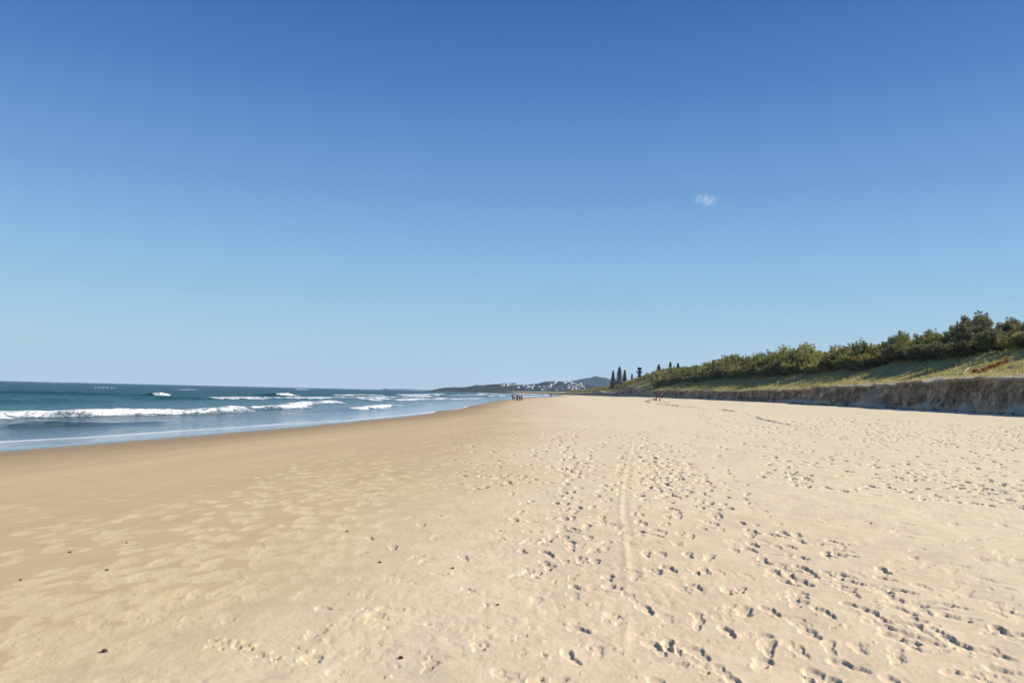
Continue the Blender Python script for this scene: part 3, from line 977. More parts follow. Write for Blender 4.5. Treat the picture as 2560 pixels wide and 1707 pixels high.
# outline of the scrub against the sky, as seen in the photograph
SK = np.array([(1460, 975), (1500, 968), (1540, 960), (1580, 948), (1600, 938), (1640, 926), (1680, 914), (1700, 914), (1740, 913), (1780, 898), (1830, 888), (1860, 884),
               (1900, 880), (1940, 871), (1980, 862), (2005, 852), (2022, 852), (2030, 874), (2060, 876), (2090, 862), (2140, 850), (2168, 838), (2175, 862), (2200, 855), (2230, 838),
               (2250, 812), (2262, 810), (2270, 836), (2300, 815), (2312, 826), (2330, 822), (2355, 815), (2380, 818), (2400, 800), (2424, 784), (2460, 784), (2490, 800), (2530, 798), (2560, 800), (2800, 790)])


def sky_y(px): return float(np.interp(px, SK[:, 0], SK[:, 1]))


def label_shrub(kind, px, d):
    w = {'olive': 'olive green bushy coastal shrub', 'dark': 'dark green dense coastal shrub', 'wispy': 'tall wispy grey green she oak'}[kind]
    return w


plants = 0
LBL = {}
kinds_seq = []
rows = [(15.0, 1.0), (19, 1.0), (24.5, .96)]
count = {'olive': 0, 'dark': 0, 'wispy': 0}
for ri, (d0, mx) in enumerate(rows):
    y = 66.0 if ri == 0 else 60.0
    while y < 420:
        y += random.uniform(.8, 1.2) * (1.85 + y * .0095) * (1 + .12 * ri)
        if y > 420: break
        d = d0 + random.uniform(-1.5, 1.5) + 2.0 * float(fbm(np.array(y * .06), np.array(0.), 400 + ri, 2))
        x = float(edge_x(y)) + d
        z = float(dune_z(np.array(x), np.array(y)))
        px, py = proj(x, y, z)
        if px > 2760: continue
        tz = None
        # height that reaches the outline
        dr = ray(px, sky_y(px))
        ztop = CAMZ + dr[2] * y
        h = (ztop - z) * (random.uniform(.34, .60) if ri == 0 else random.uniform(.58, .80) if ri == 1 else random.uniform(.70, .94))
        h = max(1.6, min(h, 8.5))
        fr = float(fbm(np.array(y * .05), np.array(ri * 3.), 411, 2))
        if px > 2400 and ri >= 1 and random.random() < .75: kind = 'wispy'
        elif px > 2230 and random.random() < .3: kind = 'wispy'
        elif px > 2120: kind = 'dark' if random.random() < .68 else 'olive'
        else: kind = 'olive' if random.random() < .74 + fr * .3 else 'dark'
        ms, mc = random.choice(protos[kind])
        nm_ = {'olive': 'coastal_shrub', 'dark': 'coastal_shrub', 'wispy': 'she_oak'}[kind]
        loc = (x, y, z - .05)
        where = ('at the right end' if px > 2330 else 'above the highest scarp' if px > 2080 else 'midway along the dune' if px > 1830 else 'towards the far end')
        rown = ('at the grass edge', 'in mid thicket', 'at the thicket back')[ri]
        base = {'olive': 'olive green leafy shrub', 'dark': 'dark green dense shrub', 'wispy': 'tall wispy tree'}[kind]
        e = empty(nm_, loc, random.uniform(0, 2 * PI), f'{base} {rown} {where}', 'shrub' if kind != 'wispy' else 'tree',
                  {'olive': 'olive shrubs along the dune', 'dark': 'dark shrubs along the dune', 'wispy': 'wispy trees on the dune'}[kind] + ' ' + rown + ' ' + where)
        wd_ = h * random.uniform(.75, 1.25) if kind != 'wispy' else h * random.uniform(.7, .85)
        wd_ = max(wd_, (2.1 + y * .0105) * 1.25)
        e.scale = (wd_, wd_, h)
        link('stems', ms, None, e); link('crown', mc, None, e)
        plants += 1
        count[kind] += 1

# far scrub that reads as one mass
rg = np.random.default_rng(77)
cs = []; rs = []
for k in range(2600):
    y = 400 + 850 * rg.random() ** 1.3
    d = rg.uniform(7, 60)
    x = float(edge_x(y)) + d
    z = float(dune_z(np.array(x), np.array(y)))
    px, py = proj(x, y, z)
    ztop = CAMZ + ray(px, sky_y(px) if px > 1460 else 976)[2] * y
    hh = max(1.6, min(ztop - z, 9)) * rg.uniform(.25, 1.0)
    cs.append((x, y, z + hh * .86)); rs.append(rg.uniform(.7, 1.6) * (.6 + y * .0007))
V, Q = leaves(np.array(cs), 70, np.array(rs), .38, 1.6, rg)
V2, Q2 = leaves(np.array(cs) - np.array([0, 0, 1.4]), 36, np.array(rs) * 1.1, .42, 1.6, rg)
tag(link('coastal_scrub', np_mesh('coastal_scrub', np.vstack([V, V2]), np.vstack([Q, Q2 + len(V)]), smooth=False), m_leaf['olive']),
    'mass of low olive scrub covering the far dunes', 'scrub', kind='stuff')


def pine(px, py_top, Y, base_z, wide, label, flat=False, seed=0):
    """Norfolk pine: straight trunk with level tiers of branches"""
    x, _, zt = at_y(px, py_top, Y)
    H = zt - base_z
    rnd = random.Random(seed); rg = np.random.default_rng(seed)
    e = empty('norfolk_pine', (x, Y, base_z), 0, label, 'pine tree', 'norfolk pines rising behind the far scrub')
    bm = bmesh.new()
    tube(bm, [(0, 0, -.5), (0, 0, H * .5), (0, 0, H * .99)], [H * .017, H * .011, .03], 8)
    tiers = max(9, int(H / 1.15))
    c = []; r_ = []
    for t in range(tiers):
        f = (t + 1) / tiers
        z = H * (.10 + .88 * f)
        reach = wide * 1.55 * ((1 - f) ** .75 + .05) if not flat else wide * rnd.uniform(.45, 1.0) * (1 if t % 3 else .35)
        nb = 7
        for q in range(nb):
            a = 2 * PI * (q + .5 * (t % 2)) / nb + rnd.uniform(-.15, .15)
            rc = reach * rnd.uniform(.75, 1.1)
            p = [(0, 0, z), (math.cos(a) * rc * .5, math.sin(a) * rc * .5, z + rc * .03), (math.cos(a) * rc, math.sin(a) * rc, z + rc * .14)]
            tube(bm, p, [H * .004, H * .003, .01], 4)
            for s in np.linspace(.25, 1, 5):
                c.append((math.cos(a) * rc * s, math.sin(a) * rc * s, z + rc * .12 * s * s)); r_.append(.16 + .16 * (H / 16) * (1.2 - s * .4))
    me = bpy.data.meshes.new('trunk'); bm.to_mesh(me); bm.free()
    link('trunk', me, m_bark, e)
    V, Q = leaves(np.array(c), 16, np.array(r_), .24, 1.7, rg)
    V[:, 2] = V[:, 2]
    link('crown', np_mesh('crown', V, Q, smooth=False), m_leaf['pine'], e)
    return e


pine(1533, 927, 640, 4.0, 1.9, 'slim dark conical pine, leftmost of those rising above the far scrub', seed=1)
pine(1549, 917, 620, 4.0, 2.6, 'tallest of the three conical pines standing close together', seed=2)
pine(1562, 925, 650, 4.5, 2.0, 'conical pine just right of the tallest pine, rightmost of the close trio', seed=3)
pine(1580, 935, 640, 5.0, 1.1, 'tiny pointed pine top between the trio and the flat topped pine', seed=4)
pine(1599, 919, 600, 5.0, 2.4, 'broad flat topped dark pine with level branches standing apart', flat=True, seed=5)
pine(1647, 912, 480, 7.0, 2.1, 'small pine top poking above the olive scrub right of the flat topped pine', seed=6)
pine(1676, 906, 470, 8.0, 1.2, 'narrow dark pine tip rising out of the scrub crest', seed=7)
pine(1695, 909, 470, 8.0, 1.6, 'rightmost low pine tip on the scrub crest', seed=8)

# red-leaved creeper and bleached branches on the dune slope
m_red = leaf_mat('red_leaves', (.16, .035, .02), (.34, .075, .035), .3)
m_wood = simple('bleached_wood', (.42, .37, .30), (.62, .57, .49), 8, .85, .15, .4, 40)
m_dstrip = simple('dark_strip', (.10, .075, .05), (.22, .17, .12), 8, .9, .1, .4, 40)
ca = []; ra = []
for k in range(34):
    t = random.random()
    px = 2432 + 88 * t; 
    y = 79.5 + 2.5 * random.random() + 3.0 * t
    d_ = ray(px, 920)
    x = d_[0] * y
    z = float(dune_z(np.array(x), np.array(y)))
    ca.append((x, y, z + random.uniform(.1, .4))); ra.append(random.uniform(.06, .14))
V, Q = leaves(np.array(ca), 26, np.array(ra), .10, 1.8, np.random.default_rng(3))
tag(link('red_creeper', np_mesh('red_creeper', V, Q, smooth=False), m_red), 'low patch of red leaved plants on the grassy dune slope at right', 'red plant')


def log(name, pts, radii, mat, label, cat, group=None, twigs=0, seed=0):
    bm = bmesh.new(); rnd = random.Random(seed)
    o = Vector(pts[0])
    P = [Vector(p) - o for p in pts]
    fine = []; fr = []
    for i in range(len(P) - 1):
        for q in range(4):
            t = q / 4
            fine.append(P[i].lerp(P[i + 1], t) + Vector((rnd.gauss(0, .2), rnd.gauss(0, .2), rnd.gauss(0, .2))) * radii[i]); fr.append(radii[i] * (1 - t) + radii[i + 1] * t)
    fine.append(P[-1]); fr.append(radii[-1])
    tube(bm, fine, fr, 7)
    for k in range(twigs):
        b_ = fine[rnd.randint(2, len(fine) - 2)]
        e_ = b_ + Vector((rnd.uniform(-.5, .5), rnd.uniform(-.5, .5), rnd.uniform(.1, .5)))
        tube(bm, [b_, b_.lerp(e_, .5) + Vector((0, 0, .05)), e_], [radii[0] * .4, radii[0] * .25, .006], 5)
    me = bpy.data.meshes.new(name); bm.to_mesh(me); bm.free()
    ob = link(name, me, mat); ob.location = o
    return tag(ob, label, cat, group)


def dpt(px, y, up=.12):
    x = ray(px, 930)[0] * y
    return (x, y, float(dune_z(np.array(x), np.array(y))) + up)


log('bleached_branch', [dpt(2408, 84, .15), dpt(2418, 84.6, .35), dpt(2428, 85.2, .5)], [.06, .05, .02], m_wood, 'short bleached branch lying in the grass left of the red plants', 'branch', twigs=3, seed=3)
log('bleached_branch', [dpt(2342, 82, .1), dpt(2352, 82.2, .25), dpt(2364, 82.4, .12)], [.07, .06, .03], m_wood, 'pale branch on the bare sand at the scarp lip', 'branch', twigs=2, seed=4)


def bpt(px, py, up=.05):
    x, y = on_beach(px, py)
    return (x, y, ground_at(x, y) + up)


log('bleached_branch', [bpt(2030, 1006, .05), bpt(2048, 1009, .12), bpt(2062, 1004, .45), bpt(2080, 1001, .7)], [.08, .07, .05, .02], m_wood, 'curved bleached branch lying against the foot of the scarp', 'branch', twigs=2, seed=5)
log('strip', [bpt(1613, 1004, .06), bpt(1620, 1004.5, .08), bpt(1628, 1005, .05)], [.10, .11, .06], m_dstrip, 'dark driftwood on open sand nearest the seated person on the left', 'strip', 'dark driftwood beside the seated person', seed=6)  # thin dark lines on the sand, modelled as tapered tubes
log('strip', [bpt(1620, 1000, .06), bpt(1627, 997.5, .1), bpt(1632, 996, .2)], [.09, .08, .05], m_dstrip, 'dark driftwood slanting towards the seated person', 'strip', 'dark driftwood beside the seated person', twigs=1, seed=7)
log('strip', [bpt(1649, 1007, .06), bpt(1662, 1006.5, .08), bpt(1676, 1005.5, .05)], [.08, .09, .05], m_dstrip, 'long dark driftwood on the sand right of the seated person', 'strip', 'dark driftwood beside the seated person', seed=8)

# ------------------------------------------------------------------ people
m_skin = simple('skin', (.36, .22, .15), (.44, .28, .20), 20, .6, .3)
def cloth(name, c): return simple(name, tuple(v * .8 for v in c), c, 9, .9, .15)
m_black = cloth('black_cloth', (.018, .018, .022)); m_white = cloth('white_cloth', (.70, .68, .66)); m_navy = cloth('navy_cloth', (.02, .03, .08))
m_teal = cloth('teal_cloth', (.02, .20, .24)); m_orange = cloth('orange_cloth', (.62, .17, .08)); m_grey = cloth('grey_cloth', (.10, .10, .11))
m_hair = simple('hair', (.03, .02, .015), (.07, .045, .03), 40, .6, .3)


def skin_mesh(name, joints, edges, root, sub=1):
    me = bpy.data.meshes.new(name)
    names = list(joints)
    me.from_pydata([joints[n_][0] for n_ in names], [(names.index(a), names.index(c)) for a, c in edges], [])
    ob = bpy.data.objects.new(name, me); COL.objects.link(ob)
    md = ob.modifiers.new('skin', 'SKIN'); md.use_smooth_shade = True
    for i, n_ in enumerate(names):
        r = joints[n_][1]
        r = r if isinstance(r, tuple) else (r, r)
        me.skin_vertices[0].data[i].radius = r
        me.skin_vertices[0].data[i].use_root = (n_ == root)
    sb = ob.modifiers.new('sub', 'SUBSURF'); sb.levels = sub; sb.render_levels = sub
    dg = bpy.context.evaluated_depsgraph_get()
    out = bpy.data.meshes.new_from_object(ob.evaluated_get(dg))
    bpy.data.objects.remove(ob)
    out.name = name
    return out


def person(loc, rz, label, top, bottom, H=1.72, stride=.18, arms=.1, sit=False, group=None, long_top=False, long_legs=True, lean=0.0):
    k = H / 1.75
    e = empty('person', loc, rz, label, 'person', group)
    J = {}
    hipz = .92 if not sit else .14
    def P(x, y, z, r): return ((x * k, y * k, z * k), r if isinstance(r, tuple) else r * k)
    ch = (0, lean * .45, hipz + .42)
    J['pelvis'] = P(0, 0, hipz, .12); J['waist'] = P(0, lean * .18, hipz + .16, .115); J['chest'] = P(0, ch[1], ch[2], .135)
    J['neck'] = P(0, lean * .58, hipz + .56, .055); J['head'] = P(0, lean * .66 + .02, hipz + .68, .095); J['crown'] = P(0, lean * .7 + .01, hipz + .78, .075)
    E = [('pelvis', 'waist'), ('waist', 'chest'), ('chest', 'neck'), ('neck', 'head'), ('head', 'crown')]
    for s, sd in ((-1, 'l'), (1, 'r')):
        sw = stride * s
        if not sit:
            J['hip' + sd] = P(.09 * s, 0, hipz - .06, .095); J['knee' + sd] = P(.10 * s, sw * .55 + .03, .50, .062)
            J['ankle' + sd] = P(.10 * s, sw - (.04 if sw < 0 else 0), .09, .042); J['toe' + sd] = P(.11 * s, sw + .15, .035, .038)
        else:
            J['hip' + sd] = P(.10 * s, .06, hipz - .02, .095); J['knee' + sd] = P(.16 * s, .38, .46, .062)
            J['ankle' + sd] = P(.14 * s, .62, .09, .042); J['toe' + sd] = P(.15 * s, .78, .035, .038)
        J['sho' + sd] = P(.19 * s, ch[1], hipz + .48, .062); J['elb' + sd] = P(.24 * s + arms * s * .5, ch[1] - sw * .4 + (.10 if sit else 0), hipz + .22, .042)
        J['wri' + sd] = P(.24 * s + arms * s * .3, ch[1] - sw * .9 + (.34 if sit else .06), hipz + (.02 if not sit else .26), .030)
        hx, hy, hz = J['wri' + sd][0]
        dirv = Vector((0, .05 if not sit else .5, -1 if not sit else -.2)).normalized()
        J['palm' + sd] = ((hx + dirv.x * .07, hy + dirv.y * .07, hz + dirv.z * .07), (.034, .018))
        E += [('pelvis', 'hip' + sd), ('hip' + sd, 'knee' + sd), ('knee' + sd, 'ankle' + sd), ('ankle' + sd, 'toe' + sd), ('chest', 'sho' + sd), ('sho' + sd, 'elb' + sd), ('elb' + sd, 'wri' + sd), ('wri' + sd, 'palm' + sd)]
        for f in range(4):
            oy = (f - 1.5) * .019
            n1_, n2_ = f'f{f}a{sd}', f'f{f}b{sd}'
            ln = (.040, .048, .044, .034)[f]
            a0 = (hx + dirv.x * .11, hy + dirv.y * .11 + oy, hz + dirv.z * .11)
            J[n1_] = (a0, .0095)
            J[n2_] = ((a0[0] - s * .012, a0[1] + dirv.y * ln, a0[2] + dirv.z * ln), .008)
            E += [('palm' + sd, n1_), (n1_, n2_)]
        J['th' + sd] = ((hx - s * .02, hy + .045, hz + dirv.z * .075), .010)
        E.append(('palm' + sd, 'th' + sd))
    link('body', skin_mesh('body', J, E, 'pelvis', 2), m_skin, e)
    def grow(ns, g): return {n_: (J[n_][0], (J[n_][1] + g * k)) for n_ in ns}
    T = ['pelvis', 'waist', 'chest', 'shol', 'shor'] + ['elbl', 'elbr'] + (['wril', 'wrir'] if long_top else [])
    TE = [('pelvis', 'waist'), ('waist', 'chest'), ('chest', 'shol'), ('chest', 'shor'), ('shol', 'elbl'), ('shor', 'elbr')] + ([('elbl', 'wril'), ('elbr', 'wrir')] if long_top else [])
    TJ = grow(T, .018)
    if not long_top:
        for sd in 'lr':
            a = Vector(J['sho' + sd][0]).lerp(Vector(J['elb' + sd][0]), .6); TJ['elb' + sd] = (tuple(a), .066 * k)
    link('shirt', skin_mesh('shirt', TJ, TE, 'pelvis', 2), top, e)
    BJ = grow(['pelvis', 'hipl', 'hipr', 'kneel', 'kneer'] + (['anklel', 'ankler'] if long_legs else []), .022)
    BE = [('pelvis', 'hipl'), ('pelvis', 'hipr'), ('hipl', 'kneel'), ('hipr', 'kneer')] + ([('kneel', 'anklel'), ('kneer', 'ankler')] if long_legs else [])
    if not long_legs:
        for sd in 'lr':
            a = Vector(J['hip' + sd][0]).lerp(Vector(J['knee' + sd][0]), .8); BJ['knee' + sd] = (tuple(a), .092 * k)
    link('trousers' if long_legs else 'shorts', skin_mesh('legwear', BJ, BE, 'pelvis', 2), bottom, e)
    bm = bmesh.new()
    hc = Vector(J['head'][0]); cc_ = Vector(J['crown'][0])
    bmesh.ops.create_uvsphere(bm, u_segments=14, v_segments=10, radius=.118 * k, matrix=Matrix.Translation(cc_ + Vector((0, -.025, -.005))) @ Matrix.Diagonal((.92, 1.05, 1.0, 1)))
    for v in list(bm.verts):
        if v.co.y > cc_.y + .045 * k and v.co.z < cc_.z + .02: bm.verts.remove(v)
    me = bpy.data.meshes.new('hair'); bm.to_mesh(me); bm.free()
    link('hair', me, m_hair, e)
    # face: eyes, nose, mouth, ears
    bm = bmesh.new()
    for s in (-1, 1):
        bmesh.ops.create_uvsphere(bm, u_segments=8, v_segments=6, radius=.012 * k, matrix=Matrix.Translation(hc + Vector((.034 * s, .088 * k, .015))))
    me = bpy.data.meshes.new('eyes'); bm.to_mesh(me); bm.free(); link('eyes', me, m_hair, e)
    bm = bmesh.new()
    bmesh.ops.create_cone(bm, segments=8, radius1=.016 * k, radius2=.006 * k, depth=.045 * k, matrix=Matrix.Translation(hc + Vector((0, .100 * k, -.008))))
    for s in (-1, 1):
        bmesh.ops.create_uvsphere(bm, u_segments=8, v_segments=6, radius=.026 * k, matrix=Matrix.Translation(hc + Vector((.094 * k * s, 0, .0))) @ Matrix.Diagonal((.35, .7, 1.1, 1)))
    me = bpy.data.meshes.new('face'); bm.to_mesh(me); bm.free(); link('face', me, m_skin, e)
    return e


def pers_px(px, py, **kw):
    x, y = on_beach(px, py)
    return person((x, y, ground_at(x, y) - .01), **kw)


G = 'people standing together near the water'
pers_px(1282, 1001, rz=-2.6, label='person in black long sleeved top, leftmost of the group by the water', top=m_black, bottom=m_black, H=1.74, stride=.16, long_top=True, group=G)
pers_px(1286.5, 1001.5, rz=.3, label='person in white top and dark shorts, second from left in the group', top=m_white, bottom=m_black, H=1.70, stride=.20, arms=.5, long_legs=False, group=G)
pers_px(1293, 1003, rz=2.9, label='person all in black standing alone at the centre of the group', top=m_black, bottom=m_black, H=1.72, stride=.05, long_top=True, group=G)
pers_px(1299, 1002, rz=-1.9, label='person in dark grey top and navy trousers, second from right in the group', top=m_grey, bottom=m_navy, H=1.76, stride=.14, group=G)
pers_px(1304, 1002, rz=1.6, label='person in black with arms out, rightmost of the group by the water', top=m_black, bottom=m_navy, H=1.78, stride=.26, arms=.5, long_top=True, group=G)
pers_px(1377, 993, rz=.1, label='lone dark clad person walking by the waterline beyond the group', top=m_grey, bottom=m_black, H=1.72, stride=.25, long_top=True)
for (a, c, lb, t_, b_) in ((1398, 988, 'tiny far person in dark clothes beside the distant waterline', m_black, m_black), (1421, 986, 'tiny far person in white top on the distant sand', m_white, m_black),
                           (1426, 986, 'tiny far person in dark top right of the one in white', m_grey, m_navy), (1431, 986, 'tiny far person in orange top at the end of the beach', m_orange, m_black)):
    x = ray(a, c)[0] * (760 if a < 1410 else 860); y = 760 if a < 1410 else 860
    person((x, y, ground_at(x, y) - .01), .4, lb, t_, b_, 1.75, .2)

# seated person with things at the foot of the dune
sx0, sy0 = on_beach(1641, 999)
sz0 = ground_at(sx0, sy0)
person((sx0, sy0, sz0 + .02), 1.9, 'person in teal top sitting on the sand in front of the scarp', m_teal, m_orange, 1.8, .05, .25, sit=True, long_legs=False, lean=-.1)
pers_px(1654, 996, rz=-2.4, label='person in black standing in the shade behind the seated person', top=m_black, bottom=m_black, H=1.5, stride=.1, long_top=True)
bm = bmesh.new()
tw = [[None] * 13 for _ in range(9)]
for i in range(9):
    for j in range(13):
        tw[i][j] = bm.verts.new(((j - 6) * .155, (i - 4) * .115, .035 + .03 * float(vnoise(np.array(i * .6), np.array(j * .5), 3))))
for i in range(8):
    for j in range(12): bm.faces.new((tw[i][j], tw[i][j + 1], tw[i + 1][j + 1], tw[i + 1][j]))
r = bmesh.ops.solidify(bm, geom=bm.faces[:], thickness=.012)
me = bpy.data.meshes.new('beach_towel'); bm.to_mesh(me); bm.free()
t = link('beach_towel', me, m_orange); t.location = (sx0 + .25, sy0 - .6, sz0); t.rotation_euler = (0, 0, .2)
tag(t, 'orange beach towel spread on the sand beside the seated person', 'towel')


def bag(name, loc, mat, label, s=.35):
    bm = bmesh.new()
    bmesh.ops.create_cube(bm, size=1, matrix=Matrix.Translation((0, 0, s * .45)) @ Matrix.Diagonal((s * 1.1, s * .6, s * .9, 1)))
    bmesh.ops.bevel(bm, geom=bm.edges[:], offset=s * .16, segments=3, affect='EDGES')
    me = bpy.data.meshes.new(name); bm.to_mesh(me); bm.free()
    for p_ in me.polygons: p_.use_smooth = True
    e = empty(name, loc, random.uniform(0, 3), label, 'bag')
    link('bag_body', me, mat, e)
    bm = bmesh.new()
    tube(bm, [(-s * .3, 0, s * .85), (-s * .2, 0, s * 1.25), (0, 0, s * 1.38), (s * .2, 0, s * 1.25), (s * .3, 0, s * .85)], [.012] * 5, 6)
    me = bpy.data.meshes.new('bag_handle'); bm.to_mesh(me); bm.free(); link('handle', me, mat, e)
    return e


a, c = on_beach(1635, 998); bag('beach_bag', (a, c, ground_at(a, c)), m_white, 'white beach bag on the sand left of the seated person', .5)
a, c = on_beach(1650, 998); bag('beach_bag', (a, c, ground_at(a, c)), m_orange, 'orange beach bag on the sand right of the seated person', .55)

# small dark pebbles and shells lying on the near sand
m_peb = simple('dark_pebble', (.05, .03, .02), (.13, .08, .05), 30, .5, .4)
pi = 0
for (a, c, s) in ((262, 1624, .017), (175, 1378, .015), (268, 1424, .014), (317, 1355, .012), (1132, 1420, .013), (1245, 1513, .011), (52, 1447, .012), (1003, 1641, .014), (868, 1330, .014), (950, 1407, .014)):
    x, y = on_beach(a, c)
    i = np.searchsorted(R, math.hypot(x, y)); j = np.searchsorted(az_in, math.atan2(x, y))
    bm = bmesh.new(); bmesh.ops.create_icosphere(bm, subdivisions=2, radius=s)
    rnd = random.Random(pi)
    for v in bm.verts: v.co = Vector((v.co.x * 1.35, v.co.y, v.co.z * .7)) * (1 + rnd.uniform(-.12, .12))
    me = bpy.data.meshes.new('pebble'); bm.to_mesh(me); bm.free()
    o = link('pebble', me, m_peb); o.location = (x, y, float(GZ[i, j]) + s * .35); o.rotation_euler = (0, 0, rnd.uniform(0, 3))
    side = ['in the bottom left corner, largest of all', 'on damp sand, upper of the two at far left', 'left, just nearer than two other pebbles', 'left, farthest of the pebbles on damp sand',
            'on pale sand left of the wheel track', 'on pale sand nearest the wheel track', 'at the very left edge of the sand', 'beside the crumbled crust near the bottom edge',
            'where damp and dry sand meet, farthest', 'on the damp edge right of pale prints'][pi]
    tag(o, 'small dark pebble ' + side, 'pebble', 'dark pebbles scattered on the near sand')
    pi += 1

# ------------------------------------------------------------------ far headland, mountain and town
m_far, nt, b, N, L = nm('forest_hill')
fn1 = noise_node(nt, .035, 6, .7)
fr_ = ramp(nt, fn1.outputs['Fac'], [(.35, (.022, .030, .022)), (.6, (.042, .052, .034)), (.8, (.075, .080, .052))])
L.new(fr_.outputs[0], b.inputs['Base Color']); b.inputs['Roughness'].default_value = 1.0; b.inputs['Specular IOR Level'].default_value = 0


def hill(name, prof, Y, depth, base=SEA - 1, seed=0, rough=2.5, n=260, m_=44, lean=.5):
    """long ridge whose crest follows the outline; real depth front to back"""
    P = [at_y(p[0], p[1], Y) for p in prof]
    xs_ = np.array([p[0] for p in P]); zs_ = np.array([p[2] for p in P])
    xx = np.linspace(xs_[0], xs_[-1], n)
    zc = np.interp(xx, xs_, zs_)
    V = np.zeros((m_, n, 3))
    for i in range(m_):
        t = i / (m_ - 1)               # 0 front .. 1 back
        s = math.sin(min(1, t / lean) * PI / 2) ** .8 if t < lean else math.cos((t - lean) / (1 - lean) * PI / 2)
        y = Y + (t - lean) * depth
        kx = y / Y if False else 1.0
        V[i, :, 0] = xx * kx
        V[i, :, 1] = y + 0 * xx
        nz = rough * fbm(xx * .03, 0 * xx + y * .03, seed, 4) + rough * .6 * np.abs(fbm(xx * .11, 0 * xx + y * .11, seed + 5, 2))
        V[i, :, 2] = base + (zc - base) * s + nz * min(1, s * 1.5) * np.clip((zc - base) / 12, .1, 1) * (1 if t != lean else .4) - rough * .3
    me = np_mesh(name, V.reshape(-1, 3), grid_quads(m_, n)[:, ::-1])
    o = link(name, me, m_far)
    tag(o, kind='structure')
    def z_on(x, y):
        t = (y - Y) / depth + lean
        i = min(max(t * (m_ - 1), 0), m_ - 1.001); i0 = int(i)
        za = np.interp(x, V[i0, :, 0], V[i0, :, 2]); zb = np.interp(x, V[i0 + 1, :, 0], V[i0 + 1, :, 2])
        return float(za * (1 - (i - i0)) + zb * (i - i0))
    return z_on


zh1 = hill('headland', [(1092, 977), (1100, 974), (1112, 971), (1135, 968.5), (1150, 969.5), (1165, 969), (1190, 964), (1215, 962.5), (1240, 961), (1270, 962.5), (1300, 963), (1322, 962), (1345, 959), (1362, 955),
                        (1380, 953.5), (1398, 953.5), (1415, 956), (1435, 958), (1452, 963), (1480, 966), (1520, 972), (1600, 975)], 2500, 900, seed=500, rough=3.5, lean=.55)
hill('mountain', [(1340, 968), (1400, 960), (1430, 953), (1455, 947), (1472, 944), (1488, 941.5), (1505, 944), (1525, 950), (1548, 958), (1600, 966), (1700, 975)], 4800, 1800, seed=520, rough=7, lean=.5)
# low coastal flat behind the bay joining the beach to the headland
flat = [(1180, 979.5), (1240, 978.5), (1300, 978), (1360, 976), (1420, 975), (1480, 973), (1560, 972), (1640, 972)]
hill('coastal_flat', flat, 1900, 420, seed=540, rough=2.0, lean=.5)

m_wall = [simple('white_render', (.50, .50, .48), (.62, .61, .59), .2, .8, .2), simple('cream_render', (.48, .45, .40), (.60, .56, .49), .2, .8, .2), simple('grey_render', (.30, .31, .32), (.42, .42, .42), .2, .8, .2)]
m_roof = [simple('grey_roof', (.16, .17, .18), (.24, .25, .26), .3, .7, .3), simple('white_roof', (.55, .56, .57), (.68, .68, .68), .3, .6, .3), simple('red_roof', (.22, .09, .06), (.30, .13, .09), .3, .8, .2)]
m_glass = simple('window_glass', (.03, .045, .06), (.06, .08, .10), 2, .15, .6)


def house_meshes(w, dp, h, gable, floors):
    bm = bmesh.new()
    bmesh.ops.create_cube(bm, size=1, matrix=Matrix.Translation((0, 0, h / 2 - .6)) @ Matrix.Diagonal((w, dp, h + 1.2, 1)))
    me_w = bpy.data.meshes.new('wall'); bm.to_mesh(me_w); bm.free()
    bm = bmesh.new()
    if gable:
        o = .5; A_ = [(-w / 2 - o, -dp / 2 - o, h), (w / 2 + o, -dp / 2 - o, h), (w / 2 + o, dp / 2 + o, h), (-w / 2 - o, dp / 2 + o, h), (-w / 2 + dp * .25, 0, h + dp * .22), (w / 2 - dp * .25, 0, h + dp * .22)]
        v = [bm.verts.new(a) for a in A_]
        for f in ((0, 1, 5, 4), (1, 2, 5), (2, 3, 4, 5), (3, 0, 4), (3, 2, 1, 0)): bm.faces.new([v[i] for i in f])
    else:
        bmesh.ops.create_cube(bm, size=1, matrix=Matrix.Translation((0, 0, h + .25)) @ Matrix.Diagonal((w + .8, dp + .8, .5, 1)))
    me_r = bpy.data.meshes.new('roof'); bm.to_mesh(me_r); bm.free()
    wins = []
    for fl in range(floors):
        z = h * (fl + .5) / floors; nb = max(2, int(w / 4.5))
        for i in range(nb):
            bm = bmesh.new()
            bmesh.ops.create_cube(bm, size=1, matrix=Matrix.Translation(((i + .5) / nb * w - w / 2, -dp / 2 - .05, z)) @ Matrix.Diagonal((w / nb * .62, .16, h / floors * .52, 1)))
            me = bpy.data.meshes.new('window'); bm.to_mesh(me); bm.free(); me.materials.append(m_glass); wins.append(me)
    return me_w, me_r, wins


types = [house_meshes(7.5, 7, 4.2, True, 2), house_meshes(9.5, 7, 4.4, False, 2), house_meshes(13, 7, 6, False, 3), house_meshes(6, 6, 3.2, True, 1)]
towers = [house_meshes(5.5, 8, 12, False, 4), house_meshes(13, 8, 7, False, 3)]


def building(name, typ, x, y, z, rz, wm, rm, label, cat, group):
    e = empty(name, (x, y, z), rz, label, cat, group)
    mw, mr, wi = typ
    for nme, me, mt in (('wall', mw, wm), ('roof', mr, rm)):
        o = bpy.data.objects.new(nme, me); COL.objects.link(o); o.parent = e
        if not me.materials: me.materials.append(mt)
        o.material_slots[0].link = 'OBJECT'; o.material_slots[0].material = mt
    for w_ in wi:
        o = bpy.data.objects.new('window', w_); COL.objects.link(o); o.parent = e
    return e


spots = []
def put(px, py, rad_px, n, name='house'):
    for k in range(n):
        spots.append((px + random.gauss(0, rad_px[0]), py + random.gauss(0, rad_px[1])))


